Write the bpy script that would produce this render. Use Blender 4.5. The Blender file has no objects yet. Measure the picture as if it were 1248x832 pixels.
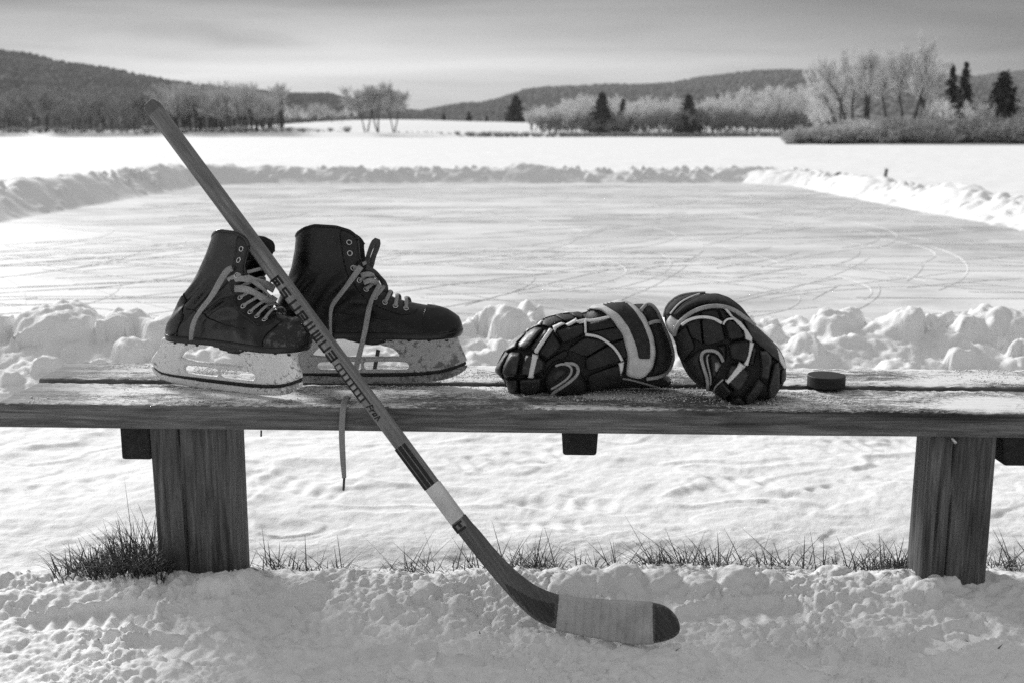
import bpy, bmesh, math, random
import numpy as np
from mathutils import Vector, Matrix
from mathutils.geometry import delaunay_2d_cdt

random.seed(7)
rng = np.random.default_rng(7)
SC = bpy.context.scene
COL = SC.collection

# ------------------------------------------------------------------ camera
PW, PH, FPX = 1248, 832, 1329.0
PITCH = math.atan(255 / FPX)
CAMH = 1.045
CAM = np.array([0, 0, CAMH])
UP = np.array([0, math.sin(PITCH), math.cos(PITCH)])
FWD = np.array([0, math.cos(PITCH), -math.sin(PITCH)])
RIGHT = np.array([1.0, 0, 0])


def ray(px, py):
    return FWD + (px - PW / 2) / FPX * RIGHT + (PH / 2 - py) / FPX * UP


def at_z(px, py, z):
    d = ray(px, py)
    return CAM + d * ((z - CAMH) / d[2])


def at_y(px, py, y):
    d = ray(px, py)
    return CAM + d * (y / d[1])


def at_plane(px, py, p0, n):
    d = ray(px, py)
    return CAM + d * (np.dot(np.asarray(p0) - CAM, n) / np.dot(d, n))


def norm(v):
    v = np.asarray(v, float)
    return v / np.linalg.norm(v)


cd = bpy.data.cameras.new('camera')
cam = bpy.data.objects.new('camera', cd)
COL.objects.link(cam)
cam.location = (0, 0, CAMH)
cam.rotation_euler = (math.pi / 2 - PITCH, 0, 0)
cd.sensor_width = 36
cd.lens = FPX / PW * 36
cd.clip_start = 0.05
cd.clip_end = 9000
cd.dof.use_dof = True
cd.dof.focus_distance = 2.52
cd.dof.aperture_fstop = 4.6
SC.camera = cam

# ------------------------------------------------------------------ noise
def _hash(ix, iy, seed):
    h = (ix.astype(np.int64) * 374761393 + iy.astype(np.int64) * 668265263 + seed * 1274126177) & 0xFFFFFFFF
    h = ((h ^ (h >> 13)) * 1274126177) & 0xFFFFFFFF
    h = h ^ (h >> 16)
    return (h & 0xFFFF) / 65535.0


def vnoise(x, y, seed=0):
    x = np.asarray(x, float); y = np.asarray(y, float)
    x0 = np.floor(x); y0 = np.floor(y)
    fx = x - x0; fy = y - y0
    fx = fx * fx * fx * (fx * (fx * 6 - 15) + 10); fy = fy * fy * fy * (fy * (fy * 6 - 15) + 10)
    a = _hash(x0, y0, seed); b = _hash(x0 + 1, y0, seed)
    c = _hash(x0, y0 + 1, seed); d = _hash(x0 + 1, y0 + 1, seed)
    return (a * (1 - fx) + b * fx) * (1 - fy) + (c * (1 - fx) + d * fx) * fy - 0.5


def fbm(x, y, octv=4, seed=0, gain=0.5):
    s = 0; a = 1.0
    for o in range(octv):
        ca, sa = math.cos(o * 1.1), math.sin(o * 1.1)
        s = s + a * vnoise((x * ca - y * sa) * 2 ** o + o * 17.3, (x * sa + y * ca) * 2 ** o - o * 9.1, seed + o)
        a *= gain
    return s


def sstep(a, b, x):
    t = np.clip((x - a) / (b - a), 0, 1)
    return t * t * (3 - 2 * t)


# ------------------------------------------------------------------ objects
def tag(o, label=None, cat=None, group=None, kind=None):
    if label: o['label'] = label
    if cat: o['category'] = cat
    if group: o['group'] = group
    if kind: o['kind'] = kind
    return o


def empty(name, loc, rz=0.0, label=None, cat=None, group=None):
    o = bpy.data.objects.new(name, None)
    COL.objects.link(o)
    o.empty_display_size = 0.1
    o.location = loc
    o.rotation_euler = (0, 0, rz)
    o['_m'] = 1
    del o['_m']
    return tag(o, label, cat, group)


def emat(o):
    return Matrix.Translation(o.location) @ o.rotation_euler.to_matrix().to_4x4() @ Matrix.Diagonal((*o.scale, 1))


def world_of(o):
    m = emat(o)
    p = o.parent
    while p:
        m = emat(p) @ m
        p = p.parent
    return m


def obj(name, V, F, mat, parent=None, world=True, smooth=True, mids=None):
    """link one mesh object; V in world space unless world=False (then in the parent's space)"""
    V = np.asarray(V, float).reshape(-1, 3)
    if parent is not None and world:
        mi = np.array(world_of(parent).inverted())
        V = V @ mi[:3, :3].T + mi[:3, 3]
    me = bpy.data.meshes.new(name)
    me.from_pydata(V.tolist(), [], [list(map(int, f)) for f in F])
    for m in (mat if isinstance(mat, (list, tuple)) else [mat]):
        me.materials.append(m)
    if smooth:
        me.polygons.foreach_set('use_smooth', [True] * len(me.polygons))
    if mids is not None:
        me.polygons.foreach_set('material_index', list(map(int, mids)))
    me.update()
    o = bpy.data.objects.new(name, me)
    COL.objects.link(o)
    if parent is not None:
        o.parent = parent
    return o


def merge(*parts):
    VV = []; FF = []; n = 0
    for V, F in parts:
        V = np.asarray(V, float).reshape(-1, 3)
        VV.append(V)
        FF += [[i + n for i in f] for f in F]
        n += len(V)
    return np.concatenate(VV), FF


def bevel(o, w, seg=2):
    m = o.modifiers.new('bevel', 'BEVEL')
    m.width = w; m.segments = seg; m.limit_method = 'ANGLE'; m.angle_limit = math.radians(40)
    return o


def box(x0, x1, y0, y1, z0, z1):
    V = [(x0, y0, z0), (x1, y0, z0), (x1, y1, z0), (x0, y1, z0), (x0, y0, z1), (x1, y0, z1), (x1, y1, z1), (x0, y1, z1)]
    F = [(3, 2, 1, 0), (4, 5, 6, 7), (0, 1, 5, 4), (1, 2, 6, 5), (2, 3, 7, 6), (3, 0, 4, 7)]
    return V, F


def grid_mesh(name, P, mat, kind=None):
    """P: (rows, cols, 3) array to one big quad sheet"""
    r, c, _ = P.shape
    me = bpy.data.meshes.new(name)
    idx = np.arange(r * c).reshape(r, c)
    q = np.stack([idx[:-1, :-1], idx[:-1, 1:], idx[1:, 1:], idx[1:, :-1]], -1).reshape(-1, 4)
    me.vertices.add(r * c)
    me.vertices.foreach_set('co', P.reshape(-1).astype(np.float32))
    me.loops.add(q.size)
    me.loops.foreach_set('vertex_index', q.reshape(-1).astype(np.int32))
    me.polygons.add(len(q))
    me.polygons.foreach_set('loop_start', np.arange(0, q.size, 4, dtype=np.int32))
    me.polygons.foreach_set('loop_total', np.full(len(q), 4, dtype=np.int32))
    me.polygons.foreach_set('use_smooth', np.ones(len(q), dtype=bool))
    me.update(calc_edges=True)
    me.materials.append(mat)
    o = bpy.data.objects.new(name, me)
    COL.objects.link(o)
    if kind: o['kind'] = kind
    return o


def resample(P, step, closed=False):
    P = np.asarray(P, float)
    if closed:
        P = np.vstack([P, P[:1]])
    seg = np.linalg.norm(np.diff(P, axis=0), axis=1)
    s = np.concatenate([[0], np.cumsum(seg)])
    n = max(3 if closed else 2, int(round(s[-1] / step)) + (0 if closed else 1))
    t = np.linspace(0, s[-1], n, endpoint=not closed)
    return np.stack([np.interp(t, s, P[:, k]) for k in range(P.shape[1])], 1)


def chaikin(P, it=2, closed=False, r=.25):
    P = np.asarray(P, float)
    for _ in range(it):
        Q = np.roll(P, -1, 0) if closed else P[1:]
        A = P if closed else P[:-1]
        N = np.empty((len(A) * 2, P.shape[1]))
        N[0::2] = A * (1 - r) + Q * r
        N[1::2] = A * r + Q * (1 - r)
        P = N if closed else np.vstack([P[:1], N, P[-1:]])
    return P


def dist_loops(pts, loops):
    best = np.full(len(pts), 1e9)
    for L in loops:
        A = L; B = np.roll(L, -1, 0)
        for i0 in range(0, len(pts), 4000):
            p = pts[i0:i0 + 4000, None, :]
            ab = (B - A)[None]
            t = np.clip(((p - A[None]) * ab).sum(-1) / np.maximum((ab ** 2).sum(-1), 1e-12), 0, 1)
            d = np.linalg.norm(p - (A[None] + t[..., None] * ab), axis=-1).min(1)
            best[i0:i0 + 4000] = np.minimum(best[i0:i0 + 4000], d)
    return best


def inside_loops(pts, loops):
    c = np.zeros(len(pts), bool)
    x, y = pts[:, 0], pts[:, 1]
    for L in loops:
        A = L; B = np.roll(L, -1, 0)
        for (ax, ay), (bx, by) in zip(A, B):
            if ay == by: continue
            m = (ay > y) != (by > y)
            c ^= m & (x < (bx - ax) * (y - ay) / (by - ay) + ax)
    return c


def sdf(pts, loop):
    d = dist_loops(pts, [loop])
    return np.where(inside_loops(pts, [loop]), d, -d)


def prof(t):
    t = np.clip(t, 0, 1)
    return np.sqrt(np.maximum(0, 1 - (1 - t) ** 2))


def puff(loops, step, front, back, to3d, smooth=1, r=.25):
    """a solid from 2D outlines: front(u,v,d) / back(u,v,d) give the offsets of its two faces, d = distance to the outline"""
    loops = [resample(chaikin(L, smooth, True, r) if smooth else L, step, True) for L in loops]
    allb = np.vstack(loops)
    lo, hi = allb.min(0), allb.max(0)
    gx = np.arange(lo[0], hi[0] + step, step); gy = np.arange(lo[1], hi[1] + step, step * .866)
    G = np.array([(x + (step / 2 if j % 2 else 0), y) for j, y in enumerate(gy) for x in gx])
    G = G[inside_loops(G, loops)]
    if len(G):
        G = G[dist_loops(G, loops) > step * .55]
    pts = np.vstack([allb, G]) if len(G) else allb
    edges = []; n = 0
    for L in loops:
        k = len(L)
        edges += [(n + i, n + (i + 1) % k) for i in range(k)]
        n += k
    vs, _, fs, *_ = delaunay_2d_cdt([Vector(p) for p in pts], edges, [], 0, 1e-7)
    vs = np.array([(v[0], v[1]) for v in vs])
    fs = np.array([f for f in fs if len(f) == 3])
    cen = vs[fs].mean(1)
    fs = fs[inside_loops(cen, loops)]
    d = dist_loops(vs, loops)
    bd = d < 1e-4 * step + 1e-7
    d = np.where(bd, 0, d)
    f3 = to3d(vs[:, 0], vs[:, 1], front(vs[:, 0], vs[:, 1], d))
    b3 = to3d(vs[:, 0], vs[:, 1], back(vs[:, 0], vs[:, 1], d))
    nv = len(vs)
    V = np.vstack([f3, b3])
    F = [tuple(f) for f in fs] + [tuple(nv + i for i in f[::-1]) for f in fs]
    # walls along the outline
    cnt = {}
    for f in fs:
        for a, b in ((f[0], f[1]), (f[1], f[2]), (f[2], f[0])):
            cnt[(a, b)] = 1
    for (a, b) in list(cnt):
        if (b, a) not in cnt:
            F.append((b, a, nv + a, nv + b))
    return V, F


def sweep(P, rx, rz, hint, n=8, step=None, cap=True, square=False):
    """tube/ribbon along P: half-width rx across, half-thickness rz along the hint direction"""
    P = np.asarray(P, float)
    if step: P = resample(P, step)
    N = len(P)
    T = np.gradient(P, axis=0)
    T /= np.linalg.norm(T, axis=1)[:, None] + 1e-12
    H = np.asarray(hint, float)
    if H.ndim == 1: H = np.tile(H, (N, 1))
    elif len(H) != N:
        H = np.stack([np.interp(np.linspace(0, 1, N), np.linspace(0, 1, len(H)), H[:, k]) for k in range(3)], 1)
    S = np.cross(T, H); S /= np.linalg.norm(S, axis=1)[:, None] + 1e-12
    U = np.cross(S, T)
    rx = np.interp(np.linspace(0, 1, N), np.linspace(0, 1, np.size(rx)), np.ravel(rx)) if np.size(rx) > 1 else np.full(N, float(rx))
    rz = np.interp(np.linspace(0, 1, N), np.linspace(0, 1, np.size(rz)), np.ravel(rz)) if np.size(rz) > 1 else np.full(N, float(rz))
    V = []
    for k in range(n):
        a = 2 * math.pi * k / n + (math.pi / n if square else 0)
        c, s = math.cos(a), math.sin(a)
        if square:
            c = math.copysign(abs(c) ** .5, c); s = math.copysign(abs(s) ** .5, s)
        V.append(P + S * (rx * c)[:, None] + U * (rz * s)[:, None])
    V = np.stack(V, 1).reshape(-1, 3)
    F = []
    for i in range(N - 1):
        for k in range(n):
            k2 = (k + 1) % n
            F.append((i * n + k, i * n + k2, (i + 1) * n + k2, (i + 1) * n + k))
    if cap:
        F.append(tuple(range(n))[::-1]); F.append(tuple((N - 1) * n + k for k in range(n)))
    return V, F


# ------------------------------------------------------------------ materials (the photograph is black and white: all greys)
class NT:
    def __init__(s, name):
        s.m = bpy.data.materials.new(name); s.m.use_nodes = True
        s.t = s.m.node_tree; s.n = s.t.nodes; s.l = s.t.links
        s.b = s.n['Principled BSDF']
        s.tc = s.n.new('ShaderNodeTexCoord')

    def link(s, a, b): s.l.new(a, b)

    def mapped(s, scale, out='Object', rot=(0, 0, 0), loc=(0, 0, 0)):
        m = s.n.new('ShaderNodeMapping')
        m.inputs['Scale'].default_value = scale; m.inputs['Rotation'].default_value = rot; m.inputs['Location'].default_value = loc
        s.link(s.tc.outputs[out], m.inputs[0])
        return m.outputs[0]

    def noise(s, vec, scale, detail=5, rough=.55, dist=0):
        n = s.n.new('ShaderNodeTexNoise')
        n.inputs['Scale'].default_value = scale; n.inputs['Detail'].default_value = detail
        n.inputs['Roughness'].default_value = rough; n.inputs['Distortion'].default_value = dist
        s.link(vec, n.inputs['Vector'])
        return n.outputs['Fac']

    def ramp(s, fac, stops):
        r = s.n.new('ShaderNodeValToRGB')
        e = r.color_ramp.elements
        while len(e) < len(stops): e.new(.5)
        for el, (p, v) in zip(e, stops):
            el.position = p; el.color = (v, v, v, 1)
        s.link(fac, r.inputs[0])
        return r.outputs[0]

    def math(s, op, a, b=None, clamp=False):
        n = s.n.new('ShaderNodeMath'); n.operation = op; n.use_clamp = clamp
        for i, v in enumerate((a, b)):
            if v is None: continue
            if isinstance(v, (int, float)): n.inputs[i].default_value = v
            else: s.link(v, n.inputs[i])
        return n.outputs[0]

    def mix(s, fac, a, b):
        n = s.n.new('ShaderNodeMix'); n.data_type = 'RGBA'
        if isinstance(fac, (int, float)): n.inputs[0].default_value = fac
        else: s.link(fac, n.inputs[0])
        for i, v in ((6, a), (7, b)):
            if isinstance(v, (int, float)): n.inputs[i].default_value = (v, v, v, 1)
            else: s.link(v, n.inputs[i])
        return n.outputs[2]

    def bump(s, h, strength=.5, dist=.01, prev=None):
        n = s.n.new('ShaderNodeBump'); n.inputs['Strength'].default_value = strength; n.inputs['Distance'].default_value = dist
        s.link(h, n.inputs['Height'])
        if prev: s.link(prev, n.inputs['Normal'])
        return n.outputs[0]

    def normal_z(s):
        g = s.n.new('ShaderNodeNewGeometry'); x = s.n.new('ShaderNodeSeparateXYZ')
        s.link(g.outputs['Normal'], x.inputs[0])
        return x.outputs['Z']

    def fin(s, col, rough=.6, bump=None, spec=None, coat=None):
        if isinstance(col, (int, float)): s.b.inputs['Base Color'].default_value = (col, col, col, 1)
        else: s.link(col, s.b.inputs['Base Color'])
        if isinstance(rough, (int, float)): s.b.inputs['Roughness'].default_value = rough
        else: s.link(rough, s.b.inputs['Roughness'])
        if bump: s.link(bump, s.b.inputs['Normal'])
        if spec is not None: s.b.inputs['Specular IOR Level'].default_value = spec
        if coat is not None: s.b.inputs['Coat Weight'].default_value = coat
        return s.m


def m_snow(name, base=.85, fine=1.0, shade_front=False):
    k = NT(name)
    v = k.mapped((1, 1, 1))
    n1 = k.noise(v, 9, 6, .6); n2 = k.noise(v, 110, 4, .7); n3 = k.noise(v, 420, 2, .6)
    c = k.ramp(n1, [(.3, base * .95), (.7, base)])
    if shade_front:       # foreground shade painted into the snow colour in mottled greys near the viewer
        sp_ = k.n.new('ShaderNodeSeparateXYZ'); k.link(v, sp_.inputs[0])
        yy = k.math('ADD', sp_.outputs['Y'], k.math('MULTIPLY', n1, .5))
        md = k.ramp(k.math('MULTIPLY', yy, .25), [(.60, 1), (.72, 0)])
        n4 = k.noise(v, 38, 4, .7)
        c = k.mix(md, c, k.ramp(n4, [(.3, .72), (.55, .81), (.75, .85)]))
    b = k.bump(n1, .15 * fine, .02)
    b = k.bump(n2, .45 * fine, .004, b)
    b = k.bump(n3, .5 * fine, .002, b)
    return k.fin(c, .75, b, .2)


def m_wood(name, along, dark, light, frost=0.0, crack=1.0, fine=1.0):
    """weathered wood, grain along X or Z of the object; frost whitens the faces that look up"""
    k = NT(name)
    s1 = (2.2, 30, 30) if along == 'X' else (30, 30, 2.2)
    s2 = (1.0, 46, 46) if along == 'X' else (42, 42, .8)
    s3 = (6, 160, 160) if along == 'X' else (160, 160, 6)
    g1 = k.noise(k.mapped(s1), 1.6, 6, .62, 1.0)
    g2 = k.noise(k.mapped(s2, loc=(3, 7, 1)), .42, 4, .55, .25)
    g3 = k.noise(k.mapped(s3), 1.2, 4, .7)
    big = k.noise(k.mapped((1, 1, 1)), 2.6, 3, .5)
    c = k.ramp(g1, [(.3, dark), (.52, (dark + light) / 2), (.72, light)])
    c = k.mix(k.ramp(g3, [(.35, .55), (.6, 0)]), c, dark * .55)
    cr = k.ramp(g2, [(.30, 1), (.345, 0)])
    c = k.mix(k.math('MULTIPLY', cr, .85 * crack), c, dark * .12)
    c = k.mix(k.ramp(big, [(.35, .35), (.7, 0)]), c, dark * .6)
    h = k.math('SUBTRACT', k.math('ADD', g1, k.math('MULTIPLY', g3, .6)), k.math('MULTIPLY', cr, 1.3 * crack))
    b = k.bump(h, .6 * fine, .005)
    rough = .75
    if frost:
        up = k.ramp(k.normal_z(), [(.55, 0), (.9, 1)])
        p = k.noise(k.mapped((1, 2.6, 1)), 3.1, 5, .6)
        f = k.noise(k.mapped((.45, 1.3, 1)), 130, 3, .75)
        f2 = k.noise(k.mapped((1, 1, 1)), 420, 2, .6)
        amt = k.math('ADD', k.math('MULTIPLY', p, 1.25), k.math('MULTIPLY', f, .85))
        amt = k.math('ADD', amt, k.math('MULTIPLY', f2, .35))
        amt = k.math('ADD', amt, k.math('MULTIPLY', g1, .25))
        fr = k.ramp(amt, [(1.22 - frost * .3, 0), (1.48 - frost * .3, 1)])
        fr.node.color_ramp.elements[0].position = .5
        # ramp works on 0..1: rescale first
        sc = k.math('MULTIPLY', amt, .5)
        fr = k.ramp(sc, [(.715 - frost * .12, 0), (.805 - frost * .12, 1)])
        sx = k.n.new('ShaderNodeSeparateXYZ'); k.link(k.tc.outputs['Object'], sx.inputs[0])
        fr = k.math('MULTIPLY', fr, k.ramp(k.math('ADD', k.math('MULTIPLY', sx.outputs['X'], .5), 1.0), [(.42, .05), (.54, 1)]))
        m = k.math('MULTIPLY', up, fr)
        c = k.mix(m, c, .74)
        b = k.bump(k.math('MULTIPLY', m, 1.0), .8, .006, b)
    return k.fin(c, rough, b, .25)


def m_leather(name, col=.016, scuff=.0, rough=.3, spec=.5, coat=None):
    k = NT(name)
    v = k.mapped((1, 1, 1))
    n1 = k.noise(v, 14, 5, .6, .4); n2 = k.noise(v, 260, 3, .6); n3 = k.noise(v, 60, 5, .75)
    c = k.ramp(n1, [(.35, col * .7), (.7, col * 1.7)])
    if scuff:
        c = k.mix(k.ramp(n3, [(.52, 0), (.72, scuff)]), c, .20)
    r = k.ramp(n1, [(.3, rough - .06), (.7, rough + .16 + scuff * .4)])
    b = k.bump(n1, .3, .014)
    b = k.bump(n2, .22, .0012, b)
    if scuff: b = k.bump(n3, .5 * min(1, scuff * 2.5), .004, b)
    if coat: k.b.inputs['Coat Roughness'].default_value = .12
    return k.fin(c, r, b, spec, coat)


def m_plain(name, col, rough=.6, var=.15, scale=40, bs=.2, spec=.4, bd=.002):
    k = NT(name)
    v = k.mapped((1, 1, 1))
    n = k.noise(v, scale, 5, .6); n2 = k.noise(v, scale * 8, 2, .5)
    c = k.ramp(n, [(.3, col * (1 - var)), (.7, col * (1 + var))])
    b = k.bump(n2, bs, bd)
    return k.fin(c, rough, b, spec)


def m_speckled(name, col, spot, amount, rough=.45, scale=70):
    """painted plastic or steel with dirt and chips"""
    k = NT(name)
    v = k.mapped((1, 1, 1))
    a = k.noise(v, scale, 4, .7); b_ = k.noise(v, 9, 4, .6); f = k.noise(v, scale * 4, 2, .6)
    s = k.math('ADD', k.math('MULTIPLY', a, .6), k.math('MULTIPLY', b_, .4))
    sp = k.ramp(s, [(.56 - amount * .1, 0), (.62 - amount * .1, 1)])
    c = k.ramp(b_, [(.3, col * .82), (.7, col)])
    c = k.mix(k.math('MULTIPLY', sp, .75), c, spot)
    b = k.bump(a, .25, .002); b = k.bump(f, .25, .001, b)
    return k.fin(c, rough, b, .4)


SNOW = m_snow('snow')
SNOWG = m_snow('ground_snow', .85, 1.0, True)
WOOD_SEAT = m_wood('seat_wood', 'X', .05, .36, frost=1.0, crack=.9)
WOOD_POST = m_wood('post_wood', 'Z', .035, .25, crack=1.15)
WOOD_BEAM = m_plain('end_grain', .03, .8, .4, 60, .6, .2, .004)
LEATHER = m_leather('boot_leather', .0035, .08, .3, .35, .22)
LEATHER_DULL = m_leather('dull_leather', .0055, .05, .33, .32)
TOE = m_leather('toe_leather', .010, .75, .5)
SOLE = m_plain('sole_black', .007, .35, .3, 30, .2)
LINING = m_plain('boot_lining', .02, .8, .3, 50)
LACE = None


def m_lace(name, col):
    k = NT(name)
    v = k.mapped((1, 1, 1))
    n = k.noise(v, 420, 2, .6); n2 = k.noise(v, 30, 3, .5)
    c = k.mix(k.ramp(n, [(.4, .5), (.6, 0)]), k.ramp(n2, [(.3, col * .85), (.7, col * 1.1)]), col * .45)
    return k.fin(c, .85, k.bump(n, .6, .0015), .2)


LACE = m_lace('cotton_lace', .33)
LACE_D = m_lace('dark_lace', .09)
HOLDER_W = m_speckled('white_holder', .88, .08, .12, .45, 110)
HOLDER_G = m_speckled('grey_holder', .52, .06, .25)
STEEL_W = m_speckled('frosted_steel', .84, .12, .35, .5, 160)
STEEL_G = m_speckled('steel_runner', .36, .06, .6, .4, 120)
BLACKM = m_plain('black_plastic', .008, .5)
METAL = m_plain('eyelet_metal', .55, .3, .1); METAL.node_tree.nodes['Principled BSDF'].inputs['Metallic'].default_value = .9
STICKW = m_wood('stick_wood', 'X', .13, .40, crack=.6, fine=.8)
BLADEW = m_wood('blade_wood', 'X', .10, .21, crack=.5, fine=.8)
STICKD = m_wood('dark_stick_wood', 'X', .045, .11, crack=.3, fine=.6)
INK = m_plain('black_ink', .012, .5, .3, 60)
PALE = m_plain('pale_print', .30, .6, .2, 80)
GREYP = m_plain('grey_print', .07, .6, .25, 80)


def m_tape(name, col, along, period):
    k = NT(name)
    v = k.mapped((1, 1, 1))
    n = k.noise(v, 16, 4, .65); n2 = k.noise(v, 90, 4, .7); n3 = k.noise(v, 520, 2, .6)
    c = k.ramp(n, [(.3, col * .72), (.7, col * 1.08)])
    c = k.mix(k.ramp(n2, [(.60, 0), (.72, .55)]), c, col * .35)
    b = k.bump(n3, .5, .001)
    return k.fin(c, .85, b, .2)


TAPE = m_tape('cloth_tape', .50, 'X', .02)
TAPE_L = m_tape('pale_cloth_tape', .66, 'X', .02)
NYLON = m_plain('glove_nylon', .017, .62, .5, 30, .5, .35, .002)
NYLON2 = m_leather('glove_leather', .013, .26, .42)
TRIMW = m_speckled('white_trim', .74, .3, .0, .6, 90)
TRIMG = m_plain('grey_binding', .34, .8, .2, 60, .6, .2, .002)
STRAPG = m_plain('grey_strap', .50, .85, .15, 50, .6, .2, .002)
STRAPD = m_plain('dark_strap', .03, .85, .35, 90, .8, .2, .002)
RUBBER = m_plain('puck_rubber', .010, .55, .4, 90, .5, .4, .001)
GRASSM = m_plain('dry_grass', .065, .7, .7, 30)
BARK = m_plain('dark_bark', .055, .9, .4, 3)
TWIG = m_plain('frosted_twig', .74, .9, .25, .6)
TWIG_D = m_plain('bare_twig', .34, .9, .3, .6)
TWIG_M = m_plain('half_frosted_twig', .56, .9, .3, .6)
NEEDLE = m_plain('dark_needles', .035, .9, .5, .8)
WOODS = m_plain('hill_woods', .10, .95, .45, .02)
WOODS_L = m_plain('hill_woods_pale', .135, .95, .4, .02)
STAKEM = m_plain('stake_wood', .16, .8, .3)


# ------------------------------------------------------------------ bench
BZ = .43
A = at_z(0, 491, BZ); B = at_z(1248, 503, BZ)
BE = norm(B - A)                       # along the bench
BN = np.array([-BE[1], BE[0], 0])      # away from the camera
BO = (A + B) / 2
bench = empty('wooden_bench', (BO[0], BO[1], 0), math.atan2(BE[1], BE[0]),
              'weathered plank bench with frosty top on two thick posts standing in snow', 'bench')


def bl(p):
    d = np.asarray(p) - BO
    return float(d @ BE), float(d @ BN)


def plank(name, corners, z0, z1, mat, seed):
    """board from four plan corners (bench space), sides cut into many stations with a little wander"""
    (xa, ya), (xb, yb), (xc, yc), (xd, yd) = corners   # front-left, front-right, back-right, back-left
    n = 240
    t = np.linspace(0, 1, n)
    r = np.random.default_rng(seed)
    wob = lambda a, f: a * (np.sin(t * f + r.uniform(0, 6)) + .6 * np.sin(t * f * 2.7 + r.uniform(0, 6)))
    chip = lambda: .0016 * r.standard_normal(n)
    c = .007
    fx, fy = xa + (xb - xa) * t, ya + (yb - ya) * t + wob(.0012, 9)
    bx, by = xd + (xc - xd) * t, yd + (yc - yd) * t + wob(.0016, 7)
    prof_ = []
    rows = [(0, z0, 0, 1), (0, (z0 + z1) / 2, 0, 1), (0, z1 - c, 0, 1), (.0022, z1 - c * .35, 1, 1), (c, z1, 1, 1)]
    L = []
    for dy, z, q, _ in rows:
        L.append(np.stack([fx, fy + dy + (chip() if q else 0), np.full(n, z) + (chip() * .5 if q else 0)], 1))
    for s in (.2, .4, .6, .8):
        L.append(np.stack([fx + (bx - fx) * s, fy + (by - fy) * s, np.full(n, z1) + wob(.0008, 11)], 1))
    for dy, z, q, _ in rows[::-1]:
        L.append(np.stack([bx, by - dy + (chip() if q else 0), np.full(n, z) + (chip() * .5 if q else 0)], 1))
    P = np.stack(L, 0)
    m = len(L)
    V = P.reshape(-1, 3)
    F = []
    for j in range(m):
        j2 = (j + 1) % m
        for i in range(n - 1):
            F.append((j * n + i, j * n + i + 1, j2 * n + i + 1, j2 * n + i))
    F.append([j * n for j in range(m)])
    F.append([j * n + n - 1 for j in range(m)][::-1])
    o = obj(name, V, F, mat, bench, world=False, smooth=True)
    es = o.modifiers.new('split', 'EDGE_SPLIT'); es.split_angle = math.radians(50)
    return o


TH = .057
fl = bl(at_z(-4, 491, BZ)); flb = bl(at_z(46, 466.5, BZ))
blf = bl(at_z(47, 463.5, BZ)); blb = bl(at_z(88, 442, BZ))
dgap = bl(at_z(640, 469.4, BZ))[1]
dback = bl(at_z(640, 447.5, BZ))[1]
XR = 1.55
plank('seat_plank', ((fl[0], 0), (XR, 0), (XR, dgap - .010), (flb[0], dgap - .010)), BZ - TH, BZ, WOOD_SEAT, 3)
plank('seat_plank', ((blf[0], dgap + .010), (XR + .01, dgap + .010), (XR + .02, dback), (blb[0], dback)), BZ - TH, BZ + .005, WOOD_SEAT, 5)


def post(px0, px1, py_top, lean0, lean1):
    yy = .018
    p0 = bl(at_plane(px0, py_top, BO + BN * yy, BN))[0]; p1 = bl(at_plane(px1, py_top, BO + BN * yy, BN))[0]
    n = 26
    V = []; F = []
    r = random.Random(px0)
    dep = .10
    K = 40
    for i in range(n):
        t = i / (n - 1)
        z = -.08 + t * (BZ - TH + .08 - .001)
        ring = []
        # front face with two shallow splits
        for k in range(K + 1):
            u = k / K
            x = p0 + (p1 - p0) * u + (lean0 * (1 - u) + lean1 * u) * (1 - t)
            y = yy + .0022 * math.sin(u * 17 + t * 2.1) * (.5 + .5 * math.sin(t * 5 + px0))
            for c0, w, dp in ((.36 + .015 * math.sin(t * 4), .014, .012), (.17 + .01 * math.sin(t * 3 + 1), .010, .007), (.72 + .012 * math.sin(t * 5), .008, .005)):
                dd = abs(u - c0)
                if dd < w: y += dp * (1 - dd / w)
            e = min(u, 1 - u)
            if e < .03: y += .006 * (1 - e / .03) ** 2
            ring.append((x, y, z))
        for k in range(1, 6):
            ring.append((p1 + lean1 * (1 - t), yy + dep * k / 6, z))
        for k in range(0, 9):
            ring.append((p1 + (p0 - p1) * k / 8 + (lean1 * (1 - k / 8) + lean0 * k / 8) * (1 - t), yy + dep, z))
        for k in range(1, 6):
            ring.append((p0 + lean0 * (1 - t), yy + dep * (1 - k / 6), z))
        V.append(ring)
    R = len(V[0])
    for i in range(n - 1):
        for k in range(R):
            k2 = (k + 1) % R
            F.append((i * R + k, i * R + k2, (i + 1) * R + k2, (i + 1) * R + k))
    F.append(tuple((n - 1) * R + k for k in range(R)))
    o = obj('post', np.array(V).reshape(-1, 3), F, WOOD_POST, bench, world=False)
    es = o.modifiers.new('split', 'EDGE_SPLIT'); es.split_angle = math.radians(38)
    return p0, p1


post(181, 282, 522, .003, -.002)
post(1136, 1216.5, 530, -.002, .001)


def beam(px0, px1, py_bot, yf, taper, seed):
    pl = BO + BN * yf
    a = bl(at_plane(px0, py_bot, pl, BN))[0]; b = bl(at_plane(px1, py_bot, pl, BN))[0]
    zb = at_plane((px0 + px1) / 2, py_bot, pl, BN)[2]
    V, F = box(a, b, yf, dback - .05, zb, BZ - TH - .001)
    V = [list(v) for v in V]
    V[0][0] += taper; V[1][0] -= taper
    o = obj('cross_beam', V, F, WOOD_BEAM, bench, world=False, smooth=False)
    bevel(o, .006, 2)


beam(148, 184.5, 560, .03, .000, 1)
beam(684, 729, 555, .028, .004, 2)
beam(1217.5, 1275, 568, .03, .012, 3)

# nail head stub under the plank on the right post
V, F = sweep([at_plane(1159, 531, BO + BN * .012, BN), at_plane(1165, 540, BO + BN * .006, BN)], .004, .004, (0, -1, 0), 8)
obj('nail', V, F, METAL, bench)

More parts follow.
